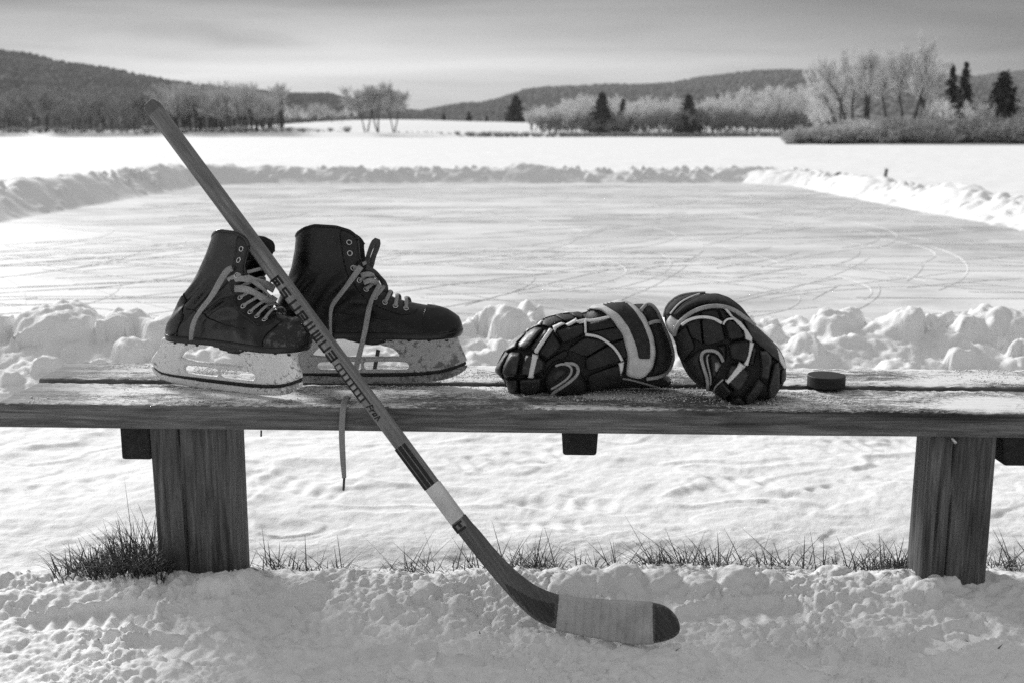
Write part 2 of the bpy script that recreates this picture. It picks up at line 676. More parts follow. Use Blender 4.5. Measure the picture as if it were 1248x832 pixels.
# ------------------------------------------------------------------ snow grains on the seat
def on_seat(px, py): return at_z(px, py, BZ)


gv = []; gf = []
r_ = np.random.default_rng(11)
oct_ = np.array([(1, 0, 0), (-1, 0, 0), (0, 1, 0), (0, -1, 0), (0, 0, 1), (0, 0, -1)], float)
octf = [(0, 2, 4), (2, 1, 4), (1, 3, 4), (3, 0, 4), (2, 0, 5), (1, 2, 5), (3, 1, 5), (0, 3, 5)]
cnt = 0
xl, xr = fl[0], XR
N = 16000
xs = r_.uniform(xl + .05, 1.3, N); ys = r_.uniform(.012, dback - .008, N)
dens = fbm(xs * 3.1, ys * 7, 4, 5) + .35 * fbm(xs * 22, ys * 26, 2, 9)
for x, y, d in zip(xs, ys, dens):
    if abs(y - dgap) < .012: continue
    if d + r_.uniform(-.18, .18) < .16: continue
    if y < blb[1] and x < fl[0] + .05 + (flb[0] - fl[0]) * y / dgap * 1.05: continue
    s = r_.uniform(.0010, .0026) * (1.6 if r_.random() < .06 else 1)
    c = np.array([x, y, (BZ + .005 if y > dgap else BZ) + s * .4])
    v = oct_ * s * r_.uniform(.6, 1.3, (6, 1)); v[:, 2] *= .7
    gv.append(v + c); gf += [tuple(i + cnt for i in f) for f in octf]; cnt += 6
V = np.concatenate(gv)
V = V @ np.array([BE, BN, (0, 0, 1)]) + np.array([BO[0], BO[1], 0])
o = obj('snow_grains', V, gf, SNOW)
tag(o, 'thin scatter of snow grains frozen on the bench planks', 'snow', kind='stuff')

# ------------------------------------------------------------------ skates
SK = 489.0
SKV = 480.0


def loc(px, py):
    return ((np.asarray(px, float) - 455) / SK, (469 - np.asarray(py, float)) / SKV)


BACK = np.array([(412, 346), (404, 344), (395, 342.5), (380, 342.5), (367, 345.5), (347, 355), (330, 361.5), (310, 366), (295, 368), (270, 371)])
FRONT = np.array([(413, 559), (409, 561.5), (403, 562.8), (397, 561.5), (390, 558.5), (385, 552), (381, 545), (378.5, 536), (377, 527), (375, 514), (371.5, 496), (367, 482), (361, 473), (352, 464.5), (340, 456), (328, 449), (318, 446.3), (300, 444.8), (270, 443)])
TOPL = np.array([(362, 301), (368, 295), (374, 288.5), (383, 283), (395, 280), (420, 281.5), (435, 286), (441, 290.5), (445, 297)])
fB = lambda py: np.interp(-np.asarray(py, float), -BACK[:, 0], BACK[:, 1])
fF = lambda py: np.interp(-np.asarray(py, float), -FRONT[:, 0], FRONT[:, 1])

# silhouette used for the width of the boot: open below, above, and in front of the lacing
_back = [(fB(y), y) for y in range(470, 255, -4)]
_back[:15] = [(fB(412), y) for y in range(470, 410, -4)]
_fr = []
for y in list(range(470, 413, -4)) + list(np.arange(412, 336, -1.0)):
    _fr.append((fF(min(y, 412)), y))
_fr += [(460, 334), (468, 326), (478, 316), (490, 300), (495, 258)]
SIL = np.array([loc(a, b) for a, b in _back][::1] + [loc(a, b) for a, b in _fr][::-1])


def halfw(x, z):
    """half width of the boot at side-view point (x, z)"""
    pts = np.stack([np.ravel(x), np.ravel(z)], 1)
    d = np.maximum(sdf(pts, SIL), 0).reshape(np.shape(x))
    wm = np.interp(x, [-.25, -.16, -.06, .03, .11, .18, .24], [.050, .052, .048, .055, .066, .063, .058])
    up = sstep(.16, .24, z)
    wm = wm * (1 - up) + up * np.interp(z, [.16, .25, .33, .40], [.048, .050, .056, .066])
    R = np.interp(x, [-.25, -.1, .05, .14, .24], [.062, .062, .062, .070, .076])
    cr = .0065 * np.sin((z * 1.0 - x * .75) * 95 + 3 * np.sin(x * 24)) * np.exp(-((z - .225) / .045) ** 2) * sstep(.06, -.04, x)
    cr = cr + .0034 * np.sin((x * 1.0 + z * .8) * 120) * np.exp(-((z - .165) / .03) ** 2) * sstep(-.05, .03, x) * sstep(.16, .08, x)
    dent = -.006 * np.exp(-((x + .07 - .5 * (z - .3)) / .035) ** 2) * sstep(.24, .3, z) * sstep(.385, .34, z)
    return wm * prof(d / R) + (cr + dent) * sstep(.0, .02, d)


def S3(px, py, side=-1, off=0.0):
    """point on the boot skin in skate space from side-view pixels"""
    x, z = loc(px, py)
    w = halfw(x, z)
    e = .002
    nx = -(halfw(x + e, z) - halfw(x - e, z)) / (2 * e); nz = -(halfw(x, z + e) - halfw(x, z - e)) / (2 * e)
    n = np.stack([nx, np.ones_like(nx), nz], -1); n /= np.linalg.norm(n, axis=-1)[..., None]
    P = np.stack([x, w, z], -1) + n * off
    P[..., 1] *= side
    n = n.copy(); n[..., 1] *= side
    return P, n


def loft_rows(rows, n=44, grow=0.0, xmin=None):
    """rows: list of (py array over px or scalar)"""
    L = []
    u = .5 - .5 * np.cos(np.linspace(0, math.pi, n))
    for py, f in rows:
        b, fr = fB(py), fF(py)
        if xmin is not None: b = np.full_like(b, xmin)
        px = b + (fr - b) * u
        if f is None: pyy = np.full(n, float(py))
        else:
            top = np.interp(px, TOPL[:, 0], TOPL[:, 1]); pyy = 302 + (top - 302) * f
        x, z = loc(px, pyy)
        w = halfw(x, z)
        L.append((x, w, z))
    return L


def rows_to_mesh(L, grow=0.0, closed_cap_bottom=False):
    V = []; F = []
    n = len(L[0][0])
    for x, w, z in L:
        V.append(np.stack([x, -(w + grow), z], 1)); V.append(np.stack([x, w + grow, z], 1)[::-1])
    V = np.concatenate(V)
    R = 2 * n
    for i in range(len(L) - 1):
        for k in range(R - 1):
            if k == n - 1: continue
            F.append((i * R + k, i * R + k + 1, (i + 1) * R + k + 1, (i + 1) * R + k))
    if closed_cap_bottom:
        for k in range(n - 1):
            F.append((k, 2 * n - 1 - k, 2 * n - 2 - k, k + 1))
    return V, F


def clean(o):
    bm = bmesh.new(); bm.from_mesh(o.data)
    bmesh.ops.remove_doubles(bm, verts=bm.verts, dist=2e-5)
    bmesh.ops.dissolve_degenerate(bm, edges=bm.edges, dist=1e-6)
    bmesh.ops.recalc_face_normals(bm, faces=bm.faces)
    bm.to_mesh(o.data); bm.free()
    return o


BOOT_ROWS = [(y, None) for y in list(np.linspace(408, 382, 16)) + list(np.arange(381.4, 365, -.5)) + list(np.arange(364.5, 303, -2.0))] + [(302, f) for f in np.linspace(0, 1, 10)]
EYES = [(434.3, 299), (434.6, 312), (437.5, 329), (443.5, 343.5), (451, 355), (461, 364), (472.5, 370.5), (485, 375), (497.5, 378)]


def ring_mesh(P, n, R, r, seg=16, sub=6):
    n = norm(n); a = norm(np.cross(n, (.3, .2, 1))); b = np.cross(n, a)
    V = []; F = []
    for i in range(seg):
        t = 2 * math.pi * i / seg
        c = a * math.cos(t) + b * math.sin(t)
        for k in range(sub):
            s = 2 * math.pi * k / sub
            V.append(P + c * (R + r * math.cos(s)) + n * r * math.sin(s))
    for i in range(seg):
        for k in range(sub):
            F.append((i * sub + k, ((i + 1) % seg) * sub + k, ((i + 1) % seg) * sub + (k + 1) % sub, i * sub + (k + 1) % sub))
    return V, F


HOLD = [(463, 420), (468, 414), (481, 410.5), (515, 409.4), (550, 409.6), (557, 412.5), (561.5, 425), (568, 439.3), (568.5, 443), (547, 451), (530, 454.5),
        (501, 456.6), (437, 457.2), (380, 457.2), (352, 456.5), (340, 453), (333, 446), (333, 441), (339, 428), (350, 411), (356, 408), (385, 407.5),
        (408, 409.5), (414, 413), (412, 418), (400, 422), (388, 428), (381, 437), (487, 437), (486, 433), (478, 426), (466, 424)]
HOLD_B = [(344, 430) if p == (339, 428) else (364, 411) if p == (350, 411) else (371, 408) if p == (356, 408) else p for p in HOLD]
SLOT1 = [(392, 443), (438, 443), (440.5, 445), (440.5, 451), (438, 452.7), (392, 452.7), (388, 450), (388, 446)]
SLOT2 = [(446, 443), (494, 443), (498, 446), (498, 450), (494, 452.7), (446, 452.7), (444, 451), (444, 445)]
RUN = [(333, 448), (340, 455), (352, 459), (400, 460.5), (437, 461), (501, 460.6), (530, 458.4), (547, 454.6), (568.5, 446.5), (569, 450.5), (562, 457),
       (545, 464.5), (520, 468.3), (480, 469.2), (420, 469.2), (380, 468.7), (350, 465), (338, 459.5), (332.5, 453)]
CORE = [(335, 446), (341, 451), (352, 454.6), (400, 455.2), (501, 454.8), (530, 452.5), (547, 449), (567, 441.5), (568, 448), (547, 456), (501, 463), (437, 463), (352, 461), (338, 455)]


def plate(loops, half, R, step=.004):
    L = [np.stack(loc(*np.array(l).T), 1) for l in loops]
    fr = lambda u, v, d: -half(u, v) * (.35 + .65 * prof(d / R))
    bk = lambda u, v, d: half(u, v) * (.35 + .65 * prof(d / R))
    return puff(L, step, fr, bk, lambda u, v, w: np.stack([u, w, v], 1), smooth=1)


def make_skate(origin, yaw, label, leather, holder, steel, group, toe_mat, shear=0.0, bsc=1.0, hsc=1.0, hold=None):
    root = empty('ice_skate', origin, yaw, label, 'ice skate', group)
    def add(name, VF, mat, parent=root):
        V = np.array(VF[0], float).reshape(-1, 3)
        V = V.copy()
        if name in ('blade_holder', 'runner', 'blade_gap', 'rivet', 'mounting_flange'):
            k0 = np.where(V[:, 2] > .10, bsc, hsc) if name in ('rivet', 'mounting_flange') else hsc
            V[:, 0] = np.where(k0 == hsc, -.25 + (V[:, 0] + .25) * hsc, .219 - (.219 - V[:, 0]) * bsc)
        else:
            V[:, 0] = .219 - (.219 - V[:, 0]) * bsc
            far = sstep(0, .05, V[:, 1])          # the far side of the collar sags a little
            V[:, 2] -= .022 * far * sstep(.27, .37, V[:, 2])
            V[:, 1] *= 1 - (.20 if shear else .14) * far * sstep(.25, .33, V[:, 2])
        if shear:                       # a softer boot slumps forward at the ankle
            e = np.maximum(V[:, 2] - .125, 0)
            V[:, 0] += shear * e * sstep(0, .06, e)
        return obj(name, V, VF[1], mat, parent, world=False)
    L = loft_rows(BOOT_ROWS)
    boot = add('boot', rows_to_mesh(L), [leather, LINING])
    clean(boot)
    s = boot.modifiers.new('thick', 'SOLIDIFY'); s.thickness = .0045; s.offset = -1; s.material_offset = 1
    # collar binding round the rim
    x, w, z = L[-1]
    rim = np.concatenate([np.stack([x, -w, z], 1)[::-1], np.stack([x, w, z], 1)[1:]])
    add('collar_binding', sweep(resample(rim, .006), .0028, .0034, (0, 0, 1), 8), leather, boot)
    # toe cap: the same surface, a little proud
    rt = [(y, None) for y in list(np.linspace(408, 382, 14)) + list(np.arange(381.4, 376.8, -.35))]
    Lt = loft_rows(rt, 26, xmin=521)
    Lt2 = []
    for xx, ww, zz in Lt:
        g = sstep(0, .012, xx - xx[0])
        Lt2.append((xx + .0022 * sstep(.5, 1, np.linspace(0, 1, len(xx))), ww + .0025 * g * (ww > 1e-4) + .0003, zz + .0022 * sstep(loc(0, 383)[1], loc(0, 377)[1], zz)))
    tc_ = add('toe_cap', rows_to_mesh(Lt2), toe_mat, boot); clean(tc_)
    # heel counter
    hc = [(341, 406), (341, 380), (345, 366), (352, 353), (361, 356), (371, 368), (377, 385), (379, 406)]
    for side in (-1, 1):
        hl = np.stack(loc(*np.array(hc).T), 1)
        VF = puff([hl], .006, lambda u, v, d: side * (halfw(u, v) + .0012 + .0016 * prof(d / .004)), lambda u, v, d: side * np.maximum(halfw(u, v) - .002, 0),
                  lambda u, v, w: np.stack([u, w, v], 1))
        add('heel_counter', VF, leather, boot)
    # facing strip along the eyelets
    fs = [(423.5, 284.5), (432, 285.5), (439, 289.5), (443.6, 296), (444, 316), (447, 330), (455.5, 343), (464, 355), (472, 363), (482, 369.5), (499, 374.3), (512, 377.4), (508, 383), (492, 383.5), (474, 379), (458, 371), (444, 358), (434, 345), (427, 328), (424.5, 306)]
    for side in (-1, 1):
        hl = np.stack(loc(*np.array(fs).T), 1)
        VF = puff([hl], .005, lambda u, v, d: side * (halfw(u, v) + .0010 + .0012 * prof(d / .003)), lambda u, v, d: side * np.maximum(halfw(u, v) - .002, 0),
                  lambda u, v, w: np.stack([u, w, v], 1))
        add('lace_facing', VF, LEATHER_DULL, boot)
    # stitched seams
    for pts in ([(425.5, 286), (426.5, 306), (429, 327), (436, 343.5), (446, 356.5), (460, 369.5), (475, 377), (490, 381.4)],
                [(379, 404), (377.5, 385), (371.5, 368), (361.5, 355)],
                [(520.5, 378.5), (518, 388), (518.5, 398), (521, 406)],
                [(378, 372), (400, 374), (425, 383), (450, 387), (480, 388)]):
        p = resample(chaikin(pts, 2), 2.0)
        for side in (-1, 1):
            P, nrm = S3(p[:, 0], p[:, 1], side, .0016)
            add('seam', sweep(P, .0011, .0011, nrm, 6), SOLE if leather is LEATHER_DULL else LEATHER_DULL, boot)
    # sole and arch block
    rs = [(y, None) for y in (411.6, 411.2, 409, 406.5, 404.8, 404.2)]
    Ls = [(x_ + .004 * np.sign(x_) * (np.abs(np.linspace(-1, 1, len(x_))) ** 3), w_ * 1.0 + .004 * (w_ > .004) - (.002 if i in (0, 5) else 0), z_) for i, (x_, w_, z_) in enumerate(loft_rows(rs))]
    so = add('sole', rows_to_mesh(Ls, 0, True), SOLE); clean(so)
    arch = [(404, 408), (516, 408), (490, 411.5), (470, 420), (459, 423.5), (440, 420.5), (418, 414.5)]
    add('arch_block', plate([arch], lambda u, v: np.full(np.shape(u), .030), .006, .006), SOLE, so)
    # holder, runner
    hz = lambda u, v: np.interp(v, [.02, .04, .085, .106, .118, .124], [.0042, .0048, .0075, .017, .032, .034])
    h = add('blade_holder', plate([hold or HOLD, SLOT1, SLOT2], hz, .006, .0032), holder)
    for fl_ in ([(350, 408.0), (412, 409.0), (413, 414.4), (349, 413.8)], [(464, 418), (480, 409.3), (553, 409.2), (559, 414.4), (482, 415.6)]):
        add('mounting_flange', plate([fl_], lambda u, v: np.full(np.shape(u), .036), .004, .004), holder, h)
    for px in (478, 500, 524, 545, 362, 381, 399):
        P = np.array([loc(px, 415.6)[0], -.0232, loc(px, 415.8)[1]])
        V, F = sweep([P, P + (0, -.0030, .0008)], .0045, .0032, (0, 0, 1), 10)
        add('rivet', (V, F), BLACKM, h)
    add('blade_gap', plate([CORE], lambda u, v: np.full(np.shape(u), .0022), .003, .005), BLACKM, h)
    add('runner', plate([RUN], lambda u, v: np.full(np.shape(u), .0042), .003, .0032), steel)
    # tongue
    tp = []
    for i, py in enumerate(np.linspace(366, 318, 10)):
        cx, cz = loc(fF(py) - 8 - i * .5, py)
        wy = np.interp(i, [0, 9], [.02, .045])
        tp.append([(cx - .014 * s * s, s * wy, cz + .004 * (1 - s * s)) for s in np.linspace(-1, 1, 9)])
    tp = np.array(tp)
    F = [(i * 9 + k, i * 9 + k + 1, (i + 1) * 9 + k + 1, (i + 1) * 9 + k) for i in range(9) for k in range(8)]
    t = add('tongue', (tp.reshape(-1, 3), F), LEATHER_DULL)
    m = t.modifiers.new('thick', 'SOLIDIFY'); m.thickness = .006
    # eyelets and crossed laces
    for side in (-1, 1):
        for (px, py) in EYES:
            P, nrm = S3(np.array([px]), np.array([py]), side, .0026)
            add('eyelet', ring_mesh(P[0], nrm[0], .0058, .0013), METAL, boot)
            V, F = sweep([P[0] - nrm[0] * .0015, P[0] + nrm[0] * .0002], .0052, .0052, (.3, .2, 1), 12)
            add('eyelet_hole', (V, F), BLACKM, boot)
    front = np.array([(fF(y), y) for y in np.arange(382, 318, -.5)])
    for i, (px, py) in enumerate(EYES[2:]):
        k = np.argmin(np.hypot(front[:, 0] - px, front[:, 1] - py))
        k = min(len(front) - 1, max(0, k + 2))
        c = np.array([*loc(*front[k])])
        P, nrm = S3(np.array([px]), np.array([py]), -1, .004)
        P2, n2 = S3(np.array([px + 1.5]), np.array([py + .5]), 1, .004)
        tn = norm(np.array([front[max(0, k - 4)][0] - front[min(len(front) - 1, k + 4)][0], 0, -(front[max(0, k - 4)][1] - front[min(len(front) - 1, k + 4)][1])]))
        upn = np.array([-tn[2], 0, tn[0]])
        if upn[2] < 0: upn = -upn
        C = np.array([c[0], 0, c[1]]) + upn * .0085
        a1 = P[0] * .45 + C * .55 + upn * .010; a1[1] = P[0][1] * .55
        a2 = P2[0] * .45 + C * .55 + upn * .010; a2[1] = P2[0][1] * .55
        path = chaikin([P[0] - nrm[0] * .003, P[0] + nrm[0] * .003, a1, C, a2, P2[0] + n2[0] * .003, P2[0] - n2[0] * .003], 2)
        hints = np.array([nrm[0], upn, upn, n2[0]])
        add('lace', sweep(path, .0047, .0016, hints, 8, .004), LACE)
    return root


SKG = 'pair of hockey skates on the bench'
c0 = at_z(455, 469.2, BZ)
skR = make_skate((c0[0], c0[1] + .004, BZ + .0052), math.radians(.5), 'black hockey skate standing side-on with dull grey blade holder and a long hanging lace', LEATHER_DULL, HOLDER_G, STEEL_G, SKG, LEATHER_DULL)
c1 = at_z(284, 477.5, BZ)
YAWL = math.radians(-25)
skL = make_skate((c1[0], c1[1], BZ + .001), YAWL, 'shiny black hockey skate turned toward the viewer with white frost-flecked blade holder and scuffed toe', LEATHER, HOLDER_W, STEEL_W, SKG, TOE, .47, .90, .945, HOLD_B)


def lace_path(root, pts, yoff, w=.0062, mat=LACE, th=.0017, step=.006, name='loose_lace', twist=.7):
    """traced lace: pixel points each with its own offset from the skate's middle plane"""
    M = np.array(world_of(root))
    n = M[:3, 1]; P = []
    for (px, py), yo in zip(pts, yoff if hasattr(yoff, '__len__') else [yoff] * len(pts)):
        P.append(at_plane(px, py, M[:3, 3] + n * yo, n))
    P = chaikin(P, 2)
    P = resample(P, step)
    tt = np.linspace(0, 1, len(P))
    q = twist * np.sin(tt * 7 + px)
    H = np.outer(np.cos(q), -FWD) + np.outer(np.sin(q), RIGHT)
    V, F = sweep(P, w, th, H, 8, None, square=True)
    return obj(name, V, F, mat, root)


lace_path(skR, [(440, 325), (432, 336), (418, 355), (406, 370), (403, 378), (402.5, 392), (403, 410), (404.5, 414)], [-.064, -.066, -.068, -.07, -.072, -.074, -.07, -.06], [.007, .007, .0068, .0062, .0052, .004, .0035, .003])
lace_path(skR, [(463, 347), (455, 360), (450, 374), (447, 392), (443, 412), (438, 432), (432, 455), (425, 474)], [-.045, -.06, -.068, -.074, -.078, -.08, -.085, -.10], .0066)
lace_path(skR, [(461, 426), (459, 437), (456, 452), (452, 462)], [.01, .012, .015, .015], .0052, LACE_D)
lace_path(skR, [(446, 330), (447.5, 316), (452, 302), (457, 293), (461, 293.5), (459.5, 302), (455, 313), (452, 325), (449, 333)], [-.02, -.015, -.01, -.005, 0, .005, .008, .012, .01], .0072, LACE_D)
lace_path(skR, [(446, 326), (456, 332), (465, 340), (470, 350), (470.5, 360), (467, 366)], [-.03, -.02, -.01, 0, .004, .006], .0075, LACE_D)
lace_path(skR, [(440, 336), (450, 333.5), (457, 338)], [-.05, -.04, -.02], .0065)
lace_path(skR, [(443, 345), (452, 341), (459, 345), (463, 348)], [-.05, -.045, -.03, -.02], .0065)
# hanging end over the front edge of the bench, with its aglet
hang = [at_plane(425, 474, BO + BN * .05, BN), at_plane(421, 484, BO + BN * .02, BN), at_plane(418, 497, BO - BN * .006, BN),
        at_plane(416.5, 520, BO - BN * .009, BN), at_plane(417, 545, BO - BN * .009, BN), at_plane(419.5, 582, BO - BN * .009, BN)]
hang[0][2] = BZ + .006; hang[1][2] = max(hang[1][2], BZ + .005)
V, F = sweep(chaikin(hang, 2), [.007, .0072, .0072, .007, .0066, .005], .0018, -FWD, 8, .006, square=True)
o = obj('loose_lace', V, F, LACE, skR)
V, F = sweep([at_plane(419.5, 582, BO - BN * .009, BN), at_plane(418.6, 597, BO - BN * .009, BN)], .0028, .0028, -FWD, 8)
obj('aglet', V, F, LACE_D, o)
V, F = sweep([at_plane(318.4, 524, BO + BN * .01, BN), at_plane(318.2, 531.5, BO + BN * .01, BN)], .002, .002, -FWD, 6)
obj('nail', V, F, BLACKM, bench)
# left skate
lace_path(skL, [(283, 327), (277, 329), (269, 342), (262, 355), (254, 367), (243, 380), (236, 393), (233.5, 404), (233, 414)], [-.058, -.062, -.066, -.068, -.07, -.072, -.072, -.072, -.066], [.007, .0078, .007, .0062, .0065, .006, .006, .005])
lace_path(skL, [(279, 343), (288, 338), (300, 339), (312, 343), (325, 347), (334, 353)], [-.05, -.05, -.04, -.02, 0, .02], .0095)
lace_path(skL, [(292, 329), (304, 339), (318, 350), (328, 360), (333, 367)], [-.03, -.03, -.02, 0, .02], .006)
lace_path(skL, [(286, 352), (298, 352), (311, 357), (322, 365), (331, 368), (335, 362)], [-.05, -.045, -.03, -.01, .01, .02], .0085)
lace_path(skL, [(333, 367), (338, 372), (342, 380), (343, 388)], [.02, .03, .035, .035], .005, LACE_D)

# ------------------------------------------------------------------ hockey stick
G1 = at_z(677, 767.5, .004); G2 = at_z(797, 784, -.004)
K0 = at_z(457, 499, BZ)
K0 = K0 + (-BN) * .019 + np.array([0, 0, .004])
SN = norm(np.cross(G2 - G1, K0 - G1))
if SN[1] > 0: SN = -SN                 # toward the camera
sp = lambda px, py, off=0.0: at_plane(px, py, G1, SN) + SN * off
ST = sp(179.5, 124.5); SB = sp(564, 644)
SD = norm(SB - ST); SW = norm(np.cross(SN, SD))
SL = float(np.linalg.norm(SB - ST))
stick = empty('hockey_stick', tuple(sp(690, 775)), 0, 'worn wooden hockey stick leaning on the bench with its taped blade in the snow', 'hockey stick')
HW, HT = .0184, .0125


def shaft_mesh(s0, s1, hw, ht, ch, n=60, round_top=0.0):
    ring = [(-hw + ch, ht), (hw - ch, ht), (hw, ht - ch), (hw, -ht + ch), (hw - ch, -ht), (-hw + ch, -ht), (-hw, -ht + ch), (-hw, ht - ch)]
    V = []; F = []
    ss = np.linspace(s0, s1, n)
    if round_top:
        ss = np.concatenate([s0 + round_top * np.array([0, .08, .25, .5, .8]), np.linspace(s0 + round_top, s1, n)])
    for s in ss:
        k = 1.0
        if round_top and s < s0 + round_top:
            q = (s - s0) / round_top
            k = .55 + .45 * math.sqrt(max(0, 1 - (1 - q) ** 2))
        for a, b in ring:
            V.append(ST + SD * s + SW * a * k * (1 - .13 * max(0, s) / SL) + SN * (b * (k * .5 + .5) - HT))
    for i in range(len(ss) - 1):
        for k in range(8):
            F.append((i * 8 + k, i * 8 + (k + 1) % 8, (i + 1) * 8 + (k + 1) % 8, (i + 1) * 8 + k))
    F.append(tuple(range(8))[::-1]); F.append(tuple((len(ss) - 1) * 8 + k for k in range(8)))
    return V, F


def stick_obj(name, VF, mat, parent=None, smooth=False):
    """stick pieces carry a frame along the shaft so that the grain follows it"""
    o = obj(name, VF[0], VF[1], mat, None, smooth=smooth)
    fr = Matrix((tuple(SD) + (0,), tuple(SW) + (0,), tuple(SN) + (0,), (0, 0, 0, 1))).transposed()
    fr.translation = Vector(ST)
    o.data.transform(fr.inverted())
    if parent is None: parent = stick
    o.parent = parent
    pw = world_of(parent) if parent is stick else parent['_w']
    m = world_of(stick).inverted() @ fr
    if parent is stick:
        o.matrix_local = m
        o.location = m.to_translation(); o.rotation_euler = m.to_euler()
    else:
        o.matrix_local = Matrix.Identity(4)
    return o


shaft = obj('shaft', *shaft_mesh(0, SL, HW, HT, .0032, 70, .016), STICKW, stick, smooth=False)


def frame_child(name, VF, mat, parent=None, smooth=False):
    V = np.asarray(VF[0], float)
    R = np.array([SD, SW, SN])
    Vl = (V - ST) @ R.T
    o = obj(name, Vl, VF[1], mat, None, smooth=smooth)
    M = Matrix([list(SD) + [0], list(SW) + [0], list(SN) + [0], [0, 0, 0, 1]]).transposed()
    M.translation = Vector(ST)
    par = parent or stick
    o.parent = par
    base = Matrix.Translation(stick.location)
    loc_m = base.inverted() @ M if par is stick else Matrix.Identity(4)
    o.matrix_basis = loc_m
    return o


bpy.data.objects.remove(shaft)
shaft = frame_child('shaft', shaft_mesh(0, SL, HW, HT, .0032, 70, .016), STICKW)
S_of = lambda px, py: float((sp(px, py) - ST) @ SD)
s_t0, s_t1 = S_of(525, 592.5), S_of(557, 634)
s_d0 = S_of(490.5, 541)
frame_child('shaft_tape', shaft_mesh(s_t0, s_t1, HW + .0016, HT + .0016, .004, 24), TAPE_L, shaft)
# dark butt end
frame_child('butt_end', shaft_mesh(-.0008, .030, HW + .0004, HT + .0004, .0035, 6, .016), BLADEW, shaft)

# printed lettering and panels on the wide face
prs = []
rd = np.array([.6005, .7996]); ud = np.array([.7996, -.6005])


def quad_px(pts, off=.0009):
    P = [sp(*p, off) for p in pts]
    return P


class Print:
    def __init__(s): s.V = []; s.F = []

    def poly(s, pts, off):
        n = len(s.V)
        P = [sp(*p, off) for p in pts]
        Q = [sp(*p, off - .0008) for p in pts]
        k = len(P)
        s.V += P + Q
        f = list(range(n, n + k))
        s.F.append(f); s.F.append([i + k for i in f][::-1])
        for i in range(k):
            j = (i + 1) % k
            s.F.append((n + j, n + i, n + k + i, n + k + j))

    def stroke(s, o, a0, b0, a1, b1, w, off=.0007):
        """o: glyph origin px; a along the reading direction, b up, all in photo pixels"""
        p = np.array(o) + rd * a0 + ud * b0; q = np.array(o) + rd * a1 + ud * b1
        d = (q - p) / np.linalg.norm(q - p); n = np.array([-d[1], d[0]]) * w / 2
        e = d * w / 2 * .9
        s.poly([p - e + n, q + e + n, q + e - n, p - e - n], off)


ink = Print()
H_ = 11.0
GL = {
    'F': [(0, 0, 0, 10.5), (0, 10.5, 10, 10.5), (1, 6.5, 9, 6.5), (1, 2.5, 8.5, 2.5), (8.8, 2.5, 8.8, 6), (4.5, 3, 4.5, 6)],
    'S': [(1, 1.2, 9.5, 1.2), (9.8, 1.5, 9.8, 4.5), (1, 5.2, 9.5, 5.2), (0.3, 6, .3, 9), (1, 9.6, 10.5, 9.6)],
    'U': [(.5, 1, .5, 10.5), (.5, 1, 10, 1), (10, 1, 10, 10.5)],
    'P': [(0, 1, 0, 9.5), (0, 9.5, 10, 9.5), (10, 9.5, 10, 5), (3, 5.2, 10, 5.2), (3, 2, 10.5, 2), (0, 1.6, 3, 1.6)],
    'J': [(.6, 1, .6, 10.5), (.6, 1, 6.5, 1), (6.3, 1, 6.3, 10.5)],
    'H': [(.5, 1, .5, 10.5), (.5, 1, 9.5, 1), (4.8, 1, 4.8, 10), (9.2, 1, 9.2, 10.5)],
    'E': [(0, 1, 10, 1), (0, 5.3, 10, 5.3), (0, 9.6, 10, 9.6), (10, 1, 10, 9.6)],
}
# baseline origins (lower-left corner of every glyph) along the shaft
B0 = np.array([330.2, 339.6])
s0 = sp(*B0)
seq = [('F', 0), ('S', 16.5), ('U', 36), ('P', 52.5), ('J', 69), ('H', 82), ('U', 97), ('E', 112)]
cl0 = np.array([179.5, 124.5]); cdir = np.array([564 - 179.5, 644 - 124.5]); cdir /= np.linalg.norm(cdir)
rd = cdir; ud = np.array([cdir[1], -cdir[0]])
st_a = np.dot(np.array([336, 339]) - cl0, rd)
for g, a in seq:
    o_ = cl0 + rd * (st_a + a) - ud * 9.0
    for (a0, b0, a1, b1) in GL[g]:
        ink.stroke(o_, a0, b0, a1, b1, 2.5)
# long rounded box with a row of pale blocks, then a small italic word
o_ = cl0 + rd * (st_a + 129) - ud * 8.5
for (a0, b0, a1, b1) in [(1, 0, 54, 0), (0, 1, 0, 7), (1, 8.2, 62, 8.2)]:
    ink.stroke(o_, a0, b0, a1, b1, 1.3)
for i in range(7):
    ink.stroke(o_, 7.3 + i * 7.6, 1, 7.3 + i * 7.6, 6.4, 2.2)
o_ = cl0 + rd * (st_a + 192) - ud * 6
for k, (a0, b0, a1, b1) in enumerate([(0, 0, 2, 7), (2, 7, 5, 6), (1.2, 3.5, 4.6, 3), (6, 0, 7.5, 5), (7, 4, 9.5, 4.6), (11, 1, 12, 4.6), (11, 1, 14, 1), (12, 4.6, 15, 4.4), (14, 1, 15, 4.4), (17, 0, 18.5, 6), (18.5, 6, 21, 1)]):
    ink.stroke(o_, a0, b0, a1, b1, 1.5)
frame_child('lettering', (ink.V, ink.F), INK, shaft)
pale = Print()
o_ = cl0 + rd * (st_a + 129) - ud * 8.5
for i in range(7):
    a = 1.6 + i * 7.6
    pale.poly([o_ + rd * (a + .3) + ud * 1.2, o_ + rd * (a + 4.6) + ud * 1.2, o_ + rd * (a + 4.6) + ud * 6.4, o_ + rd * (a + .3) + ud * 6.4], .0004)
frame_child('printed_blocks', (pale.V, pale.F), PALE, shaft)
a0 = np.dot(np.array([490.5, 541]) - cl0, rd); a1 = np.dot(np.array([525, 592.5]) - cl0, rd)
